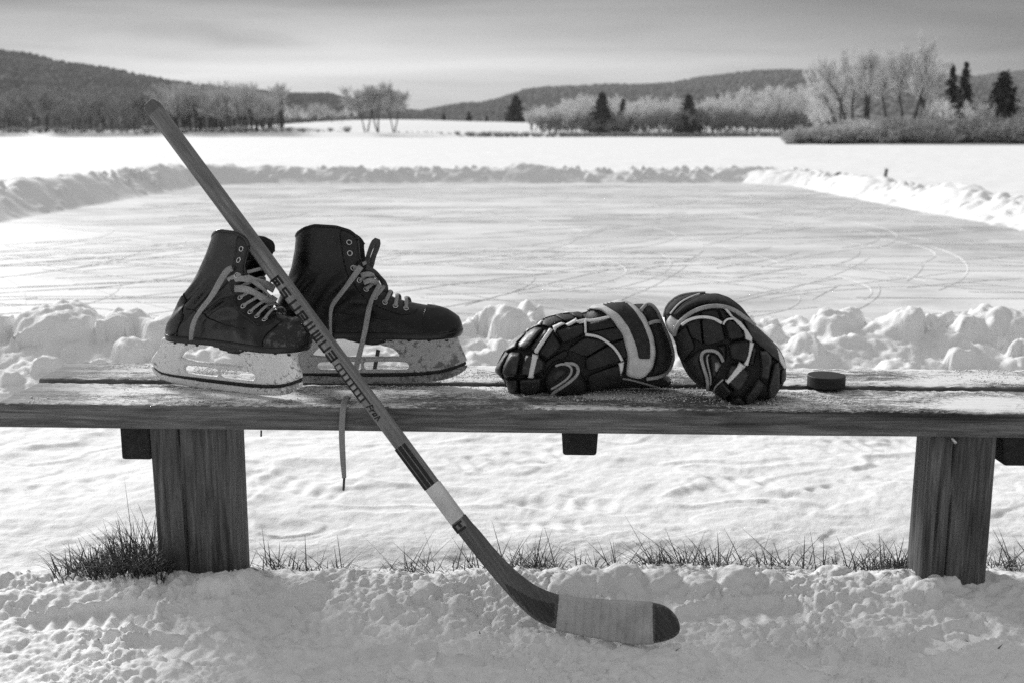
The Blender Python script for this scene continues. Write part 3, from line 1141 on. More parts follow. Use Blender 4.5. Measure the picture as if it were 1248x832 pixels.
for b0, b1 in ((-9.6, -6.4), (-5.0, -.2), (1.2, 5.6)):
    dark = Print()
    o_ = cl0
    dark.poly([o_ + rd * a0 + ud * b0, o_ + rd * a1 + ud * b0, o_ + rd * a1 + ud * b1, o_ + rd * a0 + ud * b1], .0007)
    frame_child('dark_stripe', (dark.V, dark.F), INK, shaft)
a2 = np.dot(np.array([558, 635]) - cl0, rd)
for (p, q, b0, b1) in ((a2 + .5, a2 + 3, -9, 4.5), (a2 + 9, a2 + 12, -9, 4.5), (a2 + 3, a2 + 9, -9, -6), (a2 + 3, a2 + 8, -1.5, 1.5)):
    dark = Print()
    dark.poly([cl0 + rd * p + ud * b0, cl0 + rd * q + ud * b0, cl0 + rd * q + ud * b1, cl0 + rd * p + ud * b1], .0007)
    frame_child('dark_band', (dark.V, dark.F), INK, shaft)

BLP = [(563, 624), (572, 636), (581.6, 646), (600.9, 669.7), (622.5, 692.5), (646.5, 711.8), (663, 720), (680, 725.7), (709, 729.8), (742.7, 731.7), (776, 733), (795.6, 733.7), (808, 736), (818, 742), (826, 751.4), (829.5, 763),
       (828, 770), (822, 775.5), (812.4, 779.5), (796.8, 783.2), (769, 784), (728, 777), (700, 772), (676.6, 767), (651.3, 756.3), (632, 739.4), (608, 713), (584, 684), (563, 657.5), (553, 644), (546, 634)]


def bow(u, v):
    """the blade curves a little away from the face and thins toward the toe"""
    t = np.clip((u - 640) / 190, 0, 1)
    return .020 * t * t, np.interp(u, [560, 620, 690, 830], [.0122, .0115, .008, .0048])


def st3(u, v, w):
    return np.array([sp(a, b, c) for a, b, c in zip(u, v, w)])


def blade_piece(poly, grow, step=3.0, rip=0.0, sm=1):
    def fr(u, v, d):
        b, t = bow(u, v)
        return b - .0125 + (t + grow) * (.45 + .55 * prof(d / 2.5)) + rip * (((u + v * .06) / 10.5) % 1.0)

    def bk(u, v, d):
        b, t = bow(u, v)
        return b - .0125 - (t + grow) * (.45 + .55 * prof(d / 2.5))
    return puff([poly], step, fr, bk, st3, smooth=sm)


blade = frame_child('blade', blade_piece(BLP, 0), BLADEW, smooth=True)
# lower laminate, darker wood
lam = [(608, 703), (640, 722), (662, 731), (679.5, 731.5), (677, 765.6), (653, 755.3), (634, 738.8), (612, 715.5)]
frame_child('heel_laminate', blade_piece(lam, .0007, 3, 0), STICKD, blade, True)
toe_p = [(796, 734.6), (808, 736.8), (817.5, 742.6), (825.3, 752), (828.7, 763), (827.2, 769.5), (821.5, 774.7), (812, 778.6), (797, 782.2)]
frame_child('bare_toe', blade_piece(toe_p, .0006, 2.5, 0, 0), STICKD, blade, True)
tape_p = [(680.5, 724.9), (709, 729), (742.7, 730.8), (776, 732.1), (796, 732.9), (797.3, 784), (769, 785), (728, 778), (700, 773), (676.4, 768)]
frame_child('blade_tape', blade_piece(tape_p, .0013, 1.5, .0032, 0), TAPE, blade, True)

# ------------------------------------------------------------------ gloves
def make_glove(body_px, D, label, R_body, T, pads, trims, tubes, group, crop):
    ox, oy, sc = crop
    cv = lambda L: np.array([(ox + a / sc, oy + b / sc) for a, b in L])
    body = cv(body_px)
    cen = body.mean(0)
    C = at_y(cen[0], cen[1], D)
    n = norm(CAM - C)
    n = norm(n * np.array([1, 1, .75]))
    dd = float(np.dot(C - CAM, FWD))
    mpp = dd / FPX
    cx = at_z(cen[0], body[:, 1].max(), BZ)
    root = empty('hockey_glove', (C[0], C[1], BZ), 0, label, 'hockey glove', group)
    bl_ = resample(chaikin(body, 1, True), 3, True)

    def wb(u, v):
        d = np.maximum(sdf(np.stack([u, v], 1), bl_), 0)
        return T * prof(d / R_body)

    def to3(u, v, w):
        d = FWD[None] + ((u - PW / 2) / FPX)[:, None] * RIGHT + ((PH / 2 - v) / FPX)[:, None] * UP
        k = np.dot(C - CAM, n) / (d @ n)
        P = CAM + d * k[:, None] + n[None] * w[:, None]
        P[:, 2] = np.maximum(P[:, 2], BZ + .0015)
        return P
    VF = puff([body], 3.0, lambda u, v, d: T * prof(d / R_body) - .002, lambda u, v, d: -T * .9 * prof(d / R_body), to3)
    obj('glove_body', VF[0], VF[1], NYLON, root)
    for name, L, h, mat, r in pads:
        panel = name in ('side_panel', 'wrist_panel', 'palm_heel', 'back_roll', 'thumb_crease')
        P = cv(L); P = P.mean(0) + (P - P.mean(0)) * (1.07 if panel else 1.12 if mat is TRIMW else 1.0)
        if panel: h, r = h * .86, 2.4
        elif name in ('finger_roll', 'fingertip', 'knuckle_roll'): h, r = h * 1.12, r * 1.25
        VF = puff([P], 1.25, lambda u, v, d: wb(u, v) - .010 + (h * (1.22 if mat in (NYLON, NYLON2) and h > 0 else 1.5 if mat is TRIMW else 1.22 if h > 0 else 1) + .010) * prof(d / r), lambda u, v, d: wb(u, v) - .012, to3, smooth=0 if mat is TRIMW else 2, r=.14)
        obj(name, VF[0], VF[1], mat, root)
    for name, L, w, h, mat in tubes:
        P = resample(chaikin(cv(L), 2), 1.5)
        P3 = to3(P[:, 0], P[:, 1], wb(P[:, 0], P[:, 1]) + h * 1.22)
        w2 = np.asarray(w) * mpp
        VF = sweep(P3, w2, np.minimum(np.mean(w2) * .8, .004), n, 8)
        obj(name, VF[0], VF[1], mat, root)
    return root


A_ = lambda L: [((595 + a / 6.933 - 590) * 4.896, (370 + b / 6.933 - 340) * 4.896) for a, b in L]
R1 = 3.6
NY, N2 = NYLON, NYLON2
padsL = [
    ('finger_roll', A_([(140, 375), (200, 305), (300, 235), (335, 245), (262, 325), (262, 368), (150, 412)]), .013, N2, R1),
    ('finger_roll', A_([(255, 330), (330, 240), (400, 190), (485, 198), (385, 338), (335, 385), (268, 378)]), .018, N2, R1),
    ('finger_roll', A_([(360, 362), (478, 206), (552, 222), (450, 385), (440, 412), (372, 390)]), .017, N2, R1),
    ('knuckle_roll', A_([(548, 226), (602, 280), (634, 335), (612, 384), (520, 464), (446, 424), (442, 388)]), .019, NY, R1),
    ('finger_roll', A_([(140, 418), (196, 408), (134, 530), (144, 645), (58, 585), (52, 548)]), .013, N2, R1),
    ('finger_roll', A_([(196, 392), (306, 398), (274, 605), (148, 615), (127, 570), (140, 505)]), .019, N2, R1),
    ('finger_roll', A_([(338, 402), (440, 418), (504, 470), (494, 545), (405, 600), (282, 596), (296, 490)]), .021, N2, R1),
    ('fingertip', A_([(148, 618), (272, 606), (278, 700), (292, 790), (198, 790), (163, 742)]), .018, N2, R1),
    ('fingertip', A_([(272, 602), (472, 590), (468, 692), (402, 775), (318, 790), (278, 752)]), .020, N2, R1),
    ('thumb', A_([(500, 560), (560, 490), (660, 462), (765, 490), (808, 600), (838, 650), (836, 765), (560, 806), (510, 780), (476, 640)]), .024, NY, 12),
    ('thumb_tip', A_([(528, 585), (578, 512), (650, 500), (702, 530), (690, 585), (600, 650), (548, 684)]), .030, N2, 7),
    ('thumb_crease', A_([(500, 460), (655, 370), (690, 420), (640, 460), (560, 480), (510, 545), (480, 600), (475, 540)]), .006, NY, 5),
    ('back_roll', A_([(455, 180), (475, 138), (570, 102), (660, 140), (565, 172), (535, 200)]), .012, NY, R1),
    ('back_roll', A_([(568, 100), (600, 88), (690, 92), (755, 122), (660, 156)]), .012, NY, R1),
    ('back_roll', A_([(688, 82), (760, 68), (806, 92), (800, 130), (745, 120)]), .010, NY, R1),
    ('back_roll', A_([(340, 215), (400, 165), (470, 140), (450, 182), (360, 218)]), .009, N2, 5),
    ('knuckle_roll', A_([(585, 212), (700, 178), (812, 158), (828, 252), (640, 344), (590, 262)]), .019, NY, R1),
    ('side_panel', [(495, 412), (600, 340), (690, 352), (742, 376), (625, 450), (600, 452)], .017, NY, 8),
    ('side_panel', [(606, 460), (745, 382), (802, 440), (814, 478), (640, 534), (612, 522)], .017, NY, 8),
    ('wrist_panel', [(620, 258), (782, 222), (806, 280), (620, 316)], .014, NY, R1),
    ('wrist_panel', [(620, 312), (804, 276), (838, 345), (748, 372), (690, 336)], .014, NY, R1),
    ('wrist_panel', [(752, 376), (836, 350), (852, 450), (816, 472), (794, 415)], .013, NY, R1),
    ('palm_heel', [(618, 560), (800, 494), (836, 560), (800, 612), (640, 668)], .012, NY, 9),
    ('palm_strap', [(820, 575), (960, 590), (1060, 572), (1120, 605), (1100, 645), (950, 650), (830, 640)], -.004, STRAPD, 7),
    ('cuff', [(895, 150), (950, 148), (1005, 165), (1045, 245), (1105, 380), (1122, 460), (1098, 525), (1050, 562), (985, 570), (1005, 500), (1022, 420), (960, 220)], .010, STRAPD, 9),
    ('wrist_strap', [(606, 192), (650, 155), (720, 145), (810, 120), (852, 128), (902, 158), (955, 220), (1002, 330), (1018, 420), (1002, 512), (960, 568), (918, 588), (858, 572), (838, 550), (848, 450), (818, 330), (758, 242), (700, 190), (640, 182)], .030, STRAPG, 4),
    ('strap_patch', [(690, 152), (760, 135), (846, 128), (900, 185), (950, 268), (986, 370), (986, 470), (905, 468), (890, 390), (850, 290), (790, 208)], .033, STRAPD, 2.5),
    ('finger_stripe', A_([(520, 206), (552, 226), (448, 385), (440, 405), (404, 394), (406, 364)]), .0185, TRIMW, 2.0),
    ('finger_stripe', A_([(388, 410), (432, 420), (440, 435), (402, 597), (352, 595)]), .0225, TRIMW, 2.0),
    ('knuckle_stripe', A_([(548, 182), (620, 150), (664, 165), (592, 205), (575, 240)]), .017, TRIMW, 2.5),
    ('knuckle_stripe', A_([(656, 165), (742, 117), (762, 152), (684, 192)]), .017, TRIMW, 2.5),
    ('knuckle_stripe', A_([(758, 152), (830, 118), (832, 160), (772, 172)]), .017, TRIMW, 2.5),
    ('finger_stripe', A_([(405, 175), (445, 142), (468, 140), (450, 178), (430, 182)]), .0125, TRIMW, 2.0),
    ('finger_stripe', A_([(318, 225), (340, 205), (352, 212), (330, 240)]), .012, TRIMW, 2.0),
    ('side_stripe_end', [(795, 488), (832, 478), (828, 520), (810, 572)], .018, TRIMW, 2.0),
    ('palm_trim', [(1060, 575), (1085, 572), (1125, 600), (1085, 615)], -.001, TRIMG, 2),
]
tubesL = [
    ('side_piping', [(605, 324), (680, 334), (745, 374), (790, 420), (818, 474)], 1.7, .019, TRIMW),
    ('back_piping', [(556, 252), (600, 241), (640, 246), (748, 222)], 1.7, .018, TRIMW),
    ('back_piping', [(605, 240), (607, 316)], 1.4, .019, TRIMW),
    ('thumb_binding', A_([(580, 502), (640, 482), (700, 500), (718, 540), (690, 595), (610, 655), (545, 692)]), 1.4, .031, TRIMG),
    ('thumb_binding', A_([(655, 482), (740, 484), (772, 532), (748, 592), (640, 672), (560, 722), (535, 782)]), 2.0, .028, TRIMG),
    ('cuff_binding', [(928, 188), (965, 150), (1000, 154), (1032, 192), (1062, 262), (1112, 380), (1130, 460), (1110, 530), (1060, 568), (960, 582)], 2.2, .010, TRIMG),
    ('cuff_binding', [(972, 263), (1008, 250), (1045, 252)], 2.2, .013, TRIMG),
    ('palm_binding', [(815, 580), (880, 590), (960, 615), (1040, 640)], 1.3, .0, TRIMG),
]
bodyL = [(65, 540), (80, 500), (125, 415), (250, 310), (345, 235), (430, 210), (515, 197), (600, 205), (650, 165), (720, 155), (810, 132), (870, 148), (930, 155), (985, 155), (1030, 195), (1110, 380), (1130, 460), (1110, 530), (1075, 575), (1120, 600), (1110, 640), (950, 650), (820, 645), (640, 670), (560, 710), (420, 715), (350, 695), (220, 697), (160, 690), (130, 620)]
GG = 'pair of hockey gloves on the bench'
make_glove(bodyL, 2.60, 'dark hockey glove lying on its side with a broad grey wrist strap, beside the skates', 30, .070, padsL, [], tubesL, GG, (590, 340, 4.896))

padsR = [
    ('cuff', [(98, 215), (115, 155), (175, 105), (270, 84), (330, 84), (240, 115), (165, 178), (130, 218)], .006, STRAPD, 5),
    ('wrist_strap', [(148, 205), (210, 138), (300, 93), (400, 83), (474, 108), (544, 160), (618, 255), (530, 196), (440, 156), (340, 150), (250, 180), (178, 225)], .016, STRAPD, 6),
    ('strap_end', [(102, 255), (135, 205), (178, 235), (205, 240), (168, 300), (155, 338), (112, 302)], .014, STRAPG, 5),
    ('back_roll', [(312, 188), (402, 174), (432, 248), (372, 222), (318, 214)], .012, NY, R1),
    ('back_roll', [(408, 174), (452, 180), (474, 224), (440, 244)], .012, NY, 5),
    ('back_roll', [(232, 232), (310, 190), (314, 212), (250, 232)], .011, NY, 4),
    ('back_roll', [(230, 256), (312, 222), (324, 352), (330, 378), (258, 335), (244, 300)], .017, NY, R1),
    ('back_roll', [(318, 222), (382, 222), (434, 258), (454, 352), (330, 384)], .019, NY, R1),
    ('side_panel', [(160, 335), (230, 268), (262, 340), (280, 392), (200, 486), (170, 430)], .014, NY, 8),
    ('thumb', [(200, 492), (302, 398), (330, 400), (318, 470), (352, 560), (352, 648), (260, 594)], .019, NY, 9),
    ('thumb_lining', [(352, 425), (402, 418), (440, 470), (402, 565), (370, 605)], .004, N2, 6),
    ('thumb_lining', [(385, 470), (415, 462), (432, 490), (405, 540), (385, 520)], .012, TRIMG, 5),
    ('thumb', [(392, 380), (462, 368), (462, 460), (442, 480), (425, 430)], .012, N2, 6),
    ('finger_roll', [(440, 252), (482, 226), (545, 270), (570, 342), (468, 362)], .019, NY, R1),
    ('finger_roll', [(466, 378), (500, 352), (586, 348), (612, 376), (580, 490), (550, 474), (478, 462)], .020, NY, R1),
    ('finger_roll', [(448, 562), (478, 478), (530, 482), (566, 502), (598, 540), (542, 642), (508, 642), (468, 602)], .023, N2, R1),
    ('fingertip', [(382, 630), (440, 572), (505, 640), (440, 704), (392, 662)], .022, N2, R1),
    ('fingertip', [(556, 672), (640, 556), (684, 600), (602, 734), (575, 745)], .022, N2, R1),
    ('fingertip', [(446, 712), (530, 655), (604, 742), (592, 756), (500, 758)], .020, N2, R1),
    ('finger_roll', [(640, 406), (692, 406), (722, 450), (704, 584), (640, 564), (650, 500)], .020, N2, R1),
    ('finger_roll', [(592, 400), (626, 378), (638, 420), (612, 505), (584, 492)], .014, N2, 5),
    ('finger_roll', [(720, 480), (762, 472), (768, 560), (762, 664), (700, 706), (688, 620)], .017, N2, R1),
    ('finger_roll', [(768, 515), (808, 528), (808, 592), (780, 618), (764, 602)], .011, N2, 5),
    ('back_roll', [(556, 236), (622, 268), (742, 380), (772, 452), (752, 474), (680, 414), (600, 345), (580, 290)], .013, N2, R1),
    ('back_stripe', [(744, 388), (780, 440), (808, 510), (788, 518), (758, 470)], .012, TRIMW, 2.5),
    ('finger_stripe', [(448, 183), (472, 180), (502, 222), (542, 250), (582, 300), (602, 330), (596, 357), (560, 340), (552, 300), (508, 252)], .0195, TRIMW, 2.2),
    ('finger_stripe', [(585, 358), (614, 374), (582, 492), (553, 482), (576, 430)], .0215, TRIMW, 2.2),
    ('finger_stripe', [(530, 474), (566, 500), (472, 597), (453, 576)], .0245, TRIMW, 2.2),
]
tubesR = [
    ('cuff_binding', [(93, 225), (102, 165), (158, 106), (240, 83), (335, 80)], 1.3, .004, TRIMG),
    ('strap_piping', [(138, 202), (188, 142), (240, 111), (302, 88)], 1.0, .012, TRIMW),
    ('cuff_binding', [(160, 325), (168, 290), (192, 250), (250, 198), (330, 164), (420, 156), (500, 178), (570, 228), (622, 270)], 2.6, .014, TRIMG),
    ('back_piping', [(206, 264), (250, 232), (320, 217), (390, 227), (432, 254)], 1.8, .0195, TRIMW),
    ('finger_piping', [(440, 262), (452, 238), (478, 228), (500, 232)], 1.2, .020, TRIMW),
    ('thumb_binding', [(350, 640), (352, 570), (325, 490), (314, 440), (328, 412), (366, 405), (402, 412), (428, 440), (440, 470)], 2.0, .016, TRIMG),
    ('thumb_binding', [(366, 604), (370, 560), (350, 480), (346, 440), (360, 428)], 1.2, .010, TRIMG),
    ('finger_piping', [(440, 570), (386, 622), (390, 662), (440, 706)], 1.1, .014, TRIMG),
]
bodyR = [(90, 215), (110, 150), (170, 97), (260, 84), (380, 86), (470, 114), (540, 168), (620, 268), (740, 372), (790, 442), (808, 510), (800, 600), (765, 650), (740, 688), (700, 705), (620, 715), (590, 748), (520, 755), (470, 740), (440, 700), (390, 660), (345, 650), (250, 590), (190, 490), (150, 340), (110, 300)]
make_glove(bodyR, 2.53, 'dark hockey glove with fingers curled toward the viewer, beside the puck', 30, .075, padsR, [], tubesR, GG, (790, 340, 4.8))
# small white tag between the gloves
o = None

# ------------------------------------------------------------------ puck
pc = at_z(1006.5, 472.5, BZ)
PR = 22.6 * float(np.dot(pc - CAM, FWD)) / FPX
PT = PR * .62
V = []; F = []
prf = [(0, 0), (.93, 0), (1, .04), (1, .12), (1, .5), (1, .88), (1, .95), (.985, .985), (.94, 1.0), (.6, .996), (0, .996)]
n = 64
for q, (r, h) in enumerate(prf):
    for k in range(n):
        a = 2 * math.pi * k / n
        V.append((r * PR * math.cos(a), r * PR * math.sin(a), h * PT))
for q in range(len(prf) - 1):
    for k in range(n):
        F.append((q * n + k, q * n + (k + 1) % n, (q + 1) * n + (k + 1) % n, (q + 1) * n + k))
puck = obj('hockey_puck', V, F, RUBBER)
puck.location = (pc[0], pc[1], BZ + .0052)
bm = bmesh.new(); bm.from_mesh(puck.data); bmesh.ops.remove_doubles(bm, verts=bm.verts, dist=1e-6); bm.to_mesh(puck.data); bm.free()
tag(puck, 'black rubber puck lying flat on the bench right of the gloves', 'puck')

# ------------------------------------------------------------------ ground
RX0, RX1, RY0, RY1 = -5.9, 5.45, 5.35, 22.6     # the cleared rink


def rink_dist(X, Y):
    dx = np.maximum(np.maximum(RX0 - X, X - RX1), 0); dy = np.maximum(np.maximum(RY0 - Y, Y - RY1), 0)
    return np.hypot(dx, dy)


def domes(X, Y, Z, lst, k=.012):
    for (x, y, r, top, sq) in lst:
        m = (np.abs(X - x) < r * 1.2) & (np.abs(Y - y) < r * 1.2)
        if not m.any(): continue
        d2 = ((X[m] - x) ** 2 + (Y[m] - y) ** 2) / r ** 2
        h = top - r * sq + r * sq * np.sqrt(np.maximum(0, 1 - d2)) * 1.0
        h = np.where(d2 < 1, h, -1)
        z = Z[m]
        e = np.clip(.5 + .5 * (h - z) / k, 0, 1)
        Z[m] = np.where(h > -.5, z * (1 - e) + h * e + k * e * (1 - e), z)
    return Z


BERM = 2.50
rr = random.Random(4)
chunks = []
for i in range(420):
    px = rr.uniform(-60, 1310); py = rr.uniform(694, 830)
    p = at_z(px, py, .03)
    r = rr.choice((.004, .005, .006, .007, .009, .012, .018)) * rr.uniform(.8, 1.3)
    chunks.append((p[0], p[1], r, None, rr.uniform(.6, .95)))
for px, py, r in ((162, 712, .022), (85, 722, .016), (94, 790, .026), (300, 700, .05), (275, 704, .045), (255, 708, .035), (340, 730, .02), (312, 757, .018), (346, 823, .022), (675, 697, .03), (690, 703, .05), (715, 702, .055), (760, 700, .06),
                  (800, 702, .05), (850, 704, .04), (900, 700, .055), (940, 700, .04), (1010, 694, .04), (1025, 690, .03), (1115, 706, .03), (1140, 705, .035), (1152, 702, .03), (1130, 712, .035), (250, 815, .02), (233, 750, .015), (262, 770, .02), (470, 720, .03), (520, 712, .03), (560, 722, .03)):
    p = at_z(px, py, .03)
    chunks.append((p[0], p[1], r, None, .8))


def tread(X, Y, x, y, ang, L, W, nr, dep):
    c, s = math.cos(ang), math.sin(ang)
    u = (X - x) * c + (Y - y) * s; v = -(X - x) * s + (Y - y) * c
    m = sstep(1, .8, np.abs(u) / L) * sstep(1, .75, np.abs(v) / W)
    return m * .55 * (dep * np.cos(u / L * math.pi * nr + v * 12 + 2.2 * fbm(X * 9, Y * 9, 2, 77)) - dep * 1.2)


PRINTS = []
for px, py, ang, dep in ((105, 748, .12, .016), (228, 778, -.25, .014), (455, 796, .35, .016), (905, 745, .1, .014), (1010, 800, -.3, .016), (1150, 775, .5, .014), (330, 745, .6, .012), (560, 810, -.1, .014)):
    p = at_z(px, py, 0); PRINTS.append((p[0], p[1], ang, dep))
TREADS = []
for px, py, ang, L, W, nr, dep in ((85, 742, .1, .13, .05, 6, .006), (170, 752, .15, .10, .045, 5, .006), (445, 795, .5, .14, .06, 5, .005), (890, 592, .2, .16, .07, 5, .006), (700, 610, -.3, .16, .06, 5, .005),
                                   (620, 560, .3, .2, .08, 6, .006), (930, 790, .0, .12, .05, 6, .006), (860, 715, .1, .09, .04, 5, .006), (1060, 545, .2, .2, .08, 6, .006), (60, 600, .4, .2, .08, 5, .006), (660, 640, .1, .12, .05, 4, .006), (360, 590, -.4, .2, .08, 6, .005), (1000, 610, .6, .2, .08, 5, .006)):
    p = at_z(px, py, 0)
    TREADS.append((p[0], p[1], ang, L, W, nr, dep))


def shore_y(X):
    return 232 + 6 * np.sin(X / 37) + 4 * np.sin(X / 13 + 1)


def far_height(X, Y):
    sh = shore_y(X)
    d = Y - sh
    bank = sstep(0, 6, d) * .9 + sstep(4, 40, d) * .6
    # raised white field behind the shore in the middle
    field = 2.1 * np.exp(-((X + 2) / 62) ** 4) * sstep(8, 75, Y - 232) + 1.0 * np.exp(-((X + 42) / 28) ** 2) * sstep(2, 40, Y - 232)
    z = np.where(d > 0, bank + field, 0)
    # the near headland on the right, its end running along the line of sight
    hd = np.minimum(np.minimum((Y - 95.5 - .6 * np.sin(X * .7)) / 4, (150 - Y) / 8), (X - 24.2 * Y / 95) / 3)
    z = np.maximum(z, .7 * sstep(0, 1, hd) * (d < 0))
    return z * (1 - .0 * X)


def ground_h(X, Y):
    Z = np.zeros_like(X)
    near = Y < 5.6
    Xn, Yn = X[near], Y[near]
    z = .022 * fbm(Xn * 1.3, Yn * 1.6, 3, 1) + .009 * fbm(Xn * 5, Yn * 7, 4, 2) + .0034 * fbm(Xn * 26, Yn * 30, 4, 3, .6)
    # scuffs and soft footprints behind the bench
    ft = fbm(Xn * 3.2, Yn * 4.6, 2, 31)
    z = z - .010 * sstep(.14, .38, ft) + .004 * sstep(.30, .36, np.abs(ft + .02) + .2)
    # raised crusty snow in front of the grass
    edge = BERM + .05 * fbm(Xn * 5, Yn * 0 + 3, 3, 8)
    b = sstep(edge + .02, edge - .09, Yn)
    z = z * (1 - .35 * b) + b * (.026 + .022 * fbm(Xn * 4, Yn * 4, 3, 12) + .010 * fbm(Xn * 13, Yn * 13, 4, 13, .62) + (-.009) * (np.abs(fbm(Xn * 20, Yn * 20, 4, 43)) - .15) + .0085 * fbm(Xn * 60, Yn * 60, 3, 14, .65) * (.7 + 1.3 * sstep(-.1, .25, fbm(Xn * 6, Yn * 6, 2, 15))))
    z = z - .012 * sstep(.10, .0, np.abs(Yn - (edge + .07)))
    z = z - .042 * sstep(2.44, 2.20, Yn)            # the trodden bank falls away toward the viewer
    z = z - .004 * np.exp(-((Xn - .13) / .2) ** 4 - ((Yn - 2.13) / .1) ** 4)
    for (x, y, ang, dep) in PRINTS:
        c, s_ = math.cos(ang), math.sin(ang)
        u = (Xn - x) * c + (Yn - y) * s_; v = -(Xn - x) * s_ + (Yn - y) * c
        w = .046 + .010 * np.cos(u * 16 - .6) + .004 * fbm(Xn * 40, Yn * 40, 2, 61)
        e = np.sqrt((u / .145) ** 4 + (v / w) ** 4)
        inn = sstep(1.08, .86, e)
        z = z * (1 - .75 * inn) + inn * (float(np.mean(z[e < 1])) * .75 if (e < 1).any() else 0) - dep * inn + .3 * dep * sstep(.95, 1.08, e) * sstep(1.5, 1.1, e)
        z = z + inn * .0028 * np.sin(u * 150 + 9 * v * v * 40) * sstep(.95, .7, e) * (np.abs(u + .03) > .012)
    for t in TREADS:
        z = z + tread(Xn, Yn, *t)
    Z[near] = z
    mid = (Y >= 5.6) & (Y < 90)
    Z[mid] = .05 * fbm(X[mid] * .35, Y[mid] * .35, 3, 21) + .02 * fbm(X[mid] * 2, Y[mid] * 2, 2, 22)
    Z = np.where(Y > 90, .1 * fbm(X * .08, Y * .08, 3, 23), Z)
    # old drift line across the lake, left of the rink
    dl = np.abs(Y - (24.2 + .25 * np.sin(X * .5))); Z = Z + np.where((X < -6.8) & (Y > 10), .085 * sstep(.35, 0, dl), 0)
    rd_ = rink_dist(X, Y)
    Z = np.where((rd_ < .45) & (Y > 5.0), np.minimum(Z, .0) - .05 * sstep(.45, .1, rd_), Z)
    return Z + far_height(X, Y)


def chunk_pass(X, Y, Z):
    lst = []
    for (x, y, r, top, sq) in chunks:
        j = np.argmin((X[:, 0 * 0] * 0)) if False else None
        lst.append((x, y, r, sq))
    # look up ground height below each chunk on the regular rows
    for (x, y, r, sq) in lst:
        m = (np.abs(X - x) < r * 1.15) & (np.abs(Y - y) < r * 1.15)
        if not m.any(): continue
        d2 = ((X[m] - x) ** 2 + (Y[m] - y) ** 2) / r ** 2
        z = Z[m]
        g = float(np.mean(z))
        wob = 1 + 1.1 * fbm(X[m] * .9 / r + x * 9, Y[m] * .9 / r, 3, 5)
        h = g - r * .35 + r * sq * np.sqrt(np.maximum(0, 1 - d2 * wob)) + r * .30 * fbm(X[m] * 1.6 / r, Y[m] * 1.6 / r, 3, 6)
        Z[m] = np.where(d2 * wob < 1, np.maximum(z, h), z)
    return Z


rows = np.concatenate([np.arange(.8, 1.45, .02), np.arange(1.45, 2.75, .0045), np.arange(2.75, 4.4, .009), np.arange(4.4, 5.6, .03), np.geomspace(5.6, 26, 140), np.geomspace(26.3, 400, 160), np.geomspace(405, 5200, 60)])
tcol = np.linspace(-.95, .95, 1001)
Xg = rows[:, None] * tcol[None] ; Yg = np.repeat(rows[:, None], len(tcol), 1)
Zg = ground_h(Xg, Yg)
nn = np.searchsorted(rows, 2.75)
Zg[:nn] = chunk_pass(Xg[:nn], Yg[:nn], Zg[:nn])
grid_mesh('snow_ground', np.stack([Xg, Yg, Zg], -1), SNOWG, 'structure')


V = [(-.76, .8, -.04), (-380, 400, 0), (-560, 400, 0), (-560, -120, 0), (560, -120, 0), (560, 400, 0), (380, 400, 0), (.76, .8, -.04)]
o = obj('snow_ground', V, [list(range(8))], SNOW, smooth=False); o['kind'] = 'structure'


def ground_at(x, y):
    i = int(np.clip(np.searchsorted(rows, y), 0, len(rows) - 1))
    j = int(np.clip(round((x / rows[i] + .95) / 1.9 * 1000), 0, 1000))
    return float(Zg[i, j])


# ---- rink ice
k = NT('rink_ice')
v1 = k.mapped((.42, 1.1, 1)); v2 = k.mapped((1.1, 3.2, 1), rot=(0, 0, .12)); v3 = k.mapped((1.2, 1.2, 1))
a = k.noise(v1, 1.1, 5, .6, .6); b = k.noise(v2, 2.0, 5, .65, .4); c = k.noise(v3, 26, 4, .7); e_ = k.noise(k.mapped((.10, .16, 1), loc=(4.2, 1, 0)), 1.0, 2, .5)
s = k.math('ADD', k.math('MULTIPLY', a, .45), k.math('MULTIPLY', b, .35))
s = k.math('ADD', s, k.math('MULTIPLY', e_, .35))
col = k.ramp(s, [(.42, .80), (.54, .67), (.68, .43)])
col = k.mix(k.ramp(c, [(.45, 0), (.7, .22)]), col, .85)
rough = k.ramp(s, [(.47, .75), (.66, .42)])
ICE = k.fin(col, rough, k.bump(k.math('ADD', k.math('MULTIPLY', c, .4), b), .35, .02), .35)
nx, ny = 180, 240
X, Y = np.meshgrid(np.linspace(RX0 - .5, RX1 + .5, nx), np.linspace(RY0 - .35, RY1 + .5, ny))
Z = .012 + .006 * fbm(X * .5, Y * 1.2, 3, 41) + .004 * fbm(X * 2, Y * 5, 3, 42)
grid_mesh('rink_ice', np.stack([X, Y, Z], -1), ICE, 'structure')
MARKM = m_plain('skate_cut', .62, .6, .2, 5)
MARKW = m_plain('skate_spray', .90, .8, .1, 5)
rk = random.Random(9)
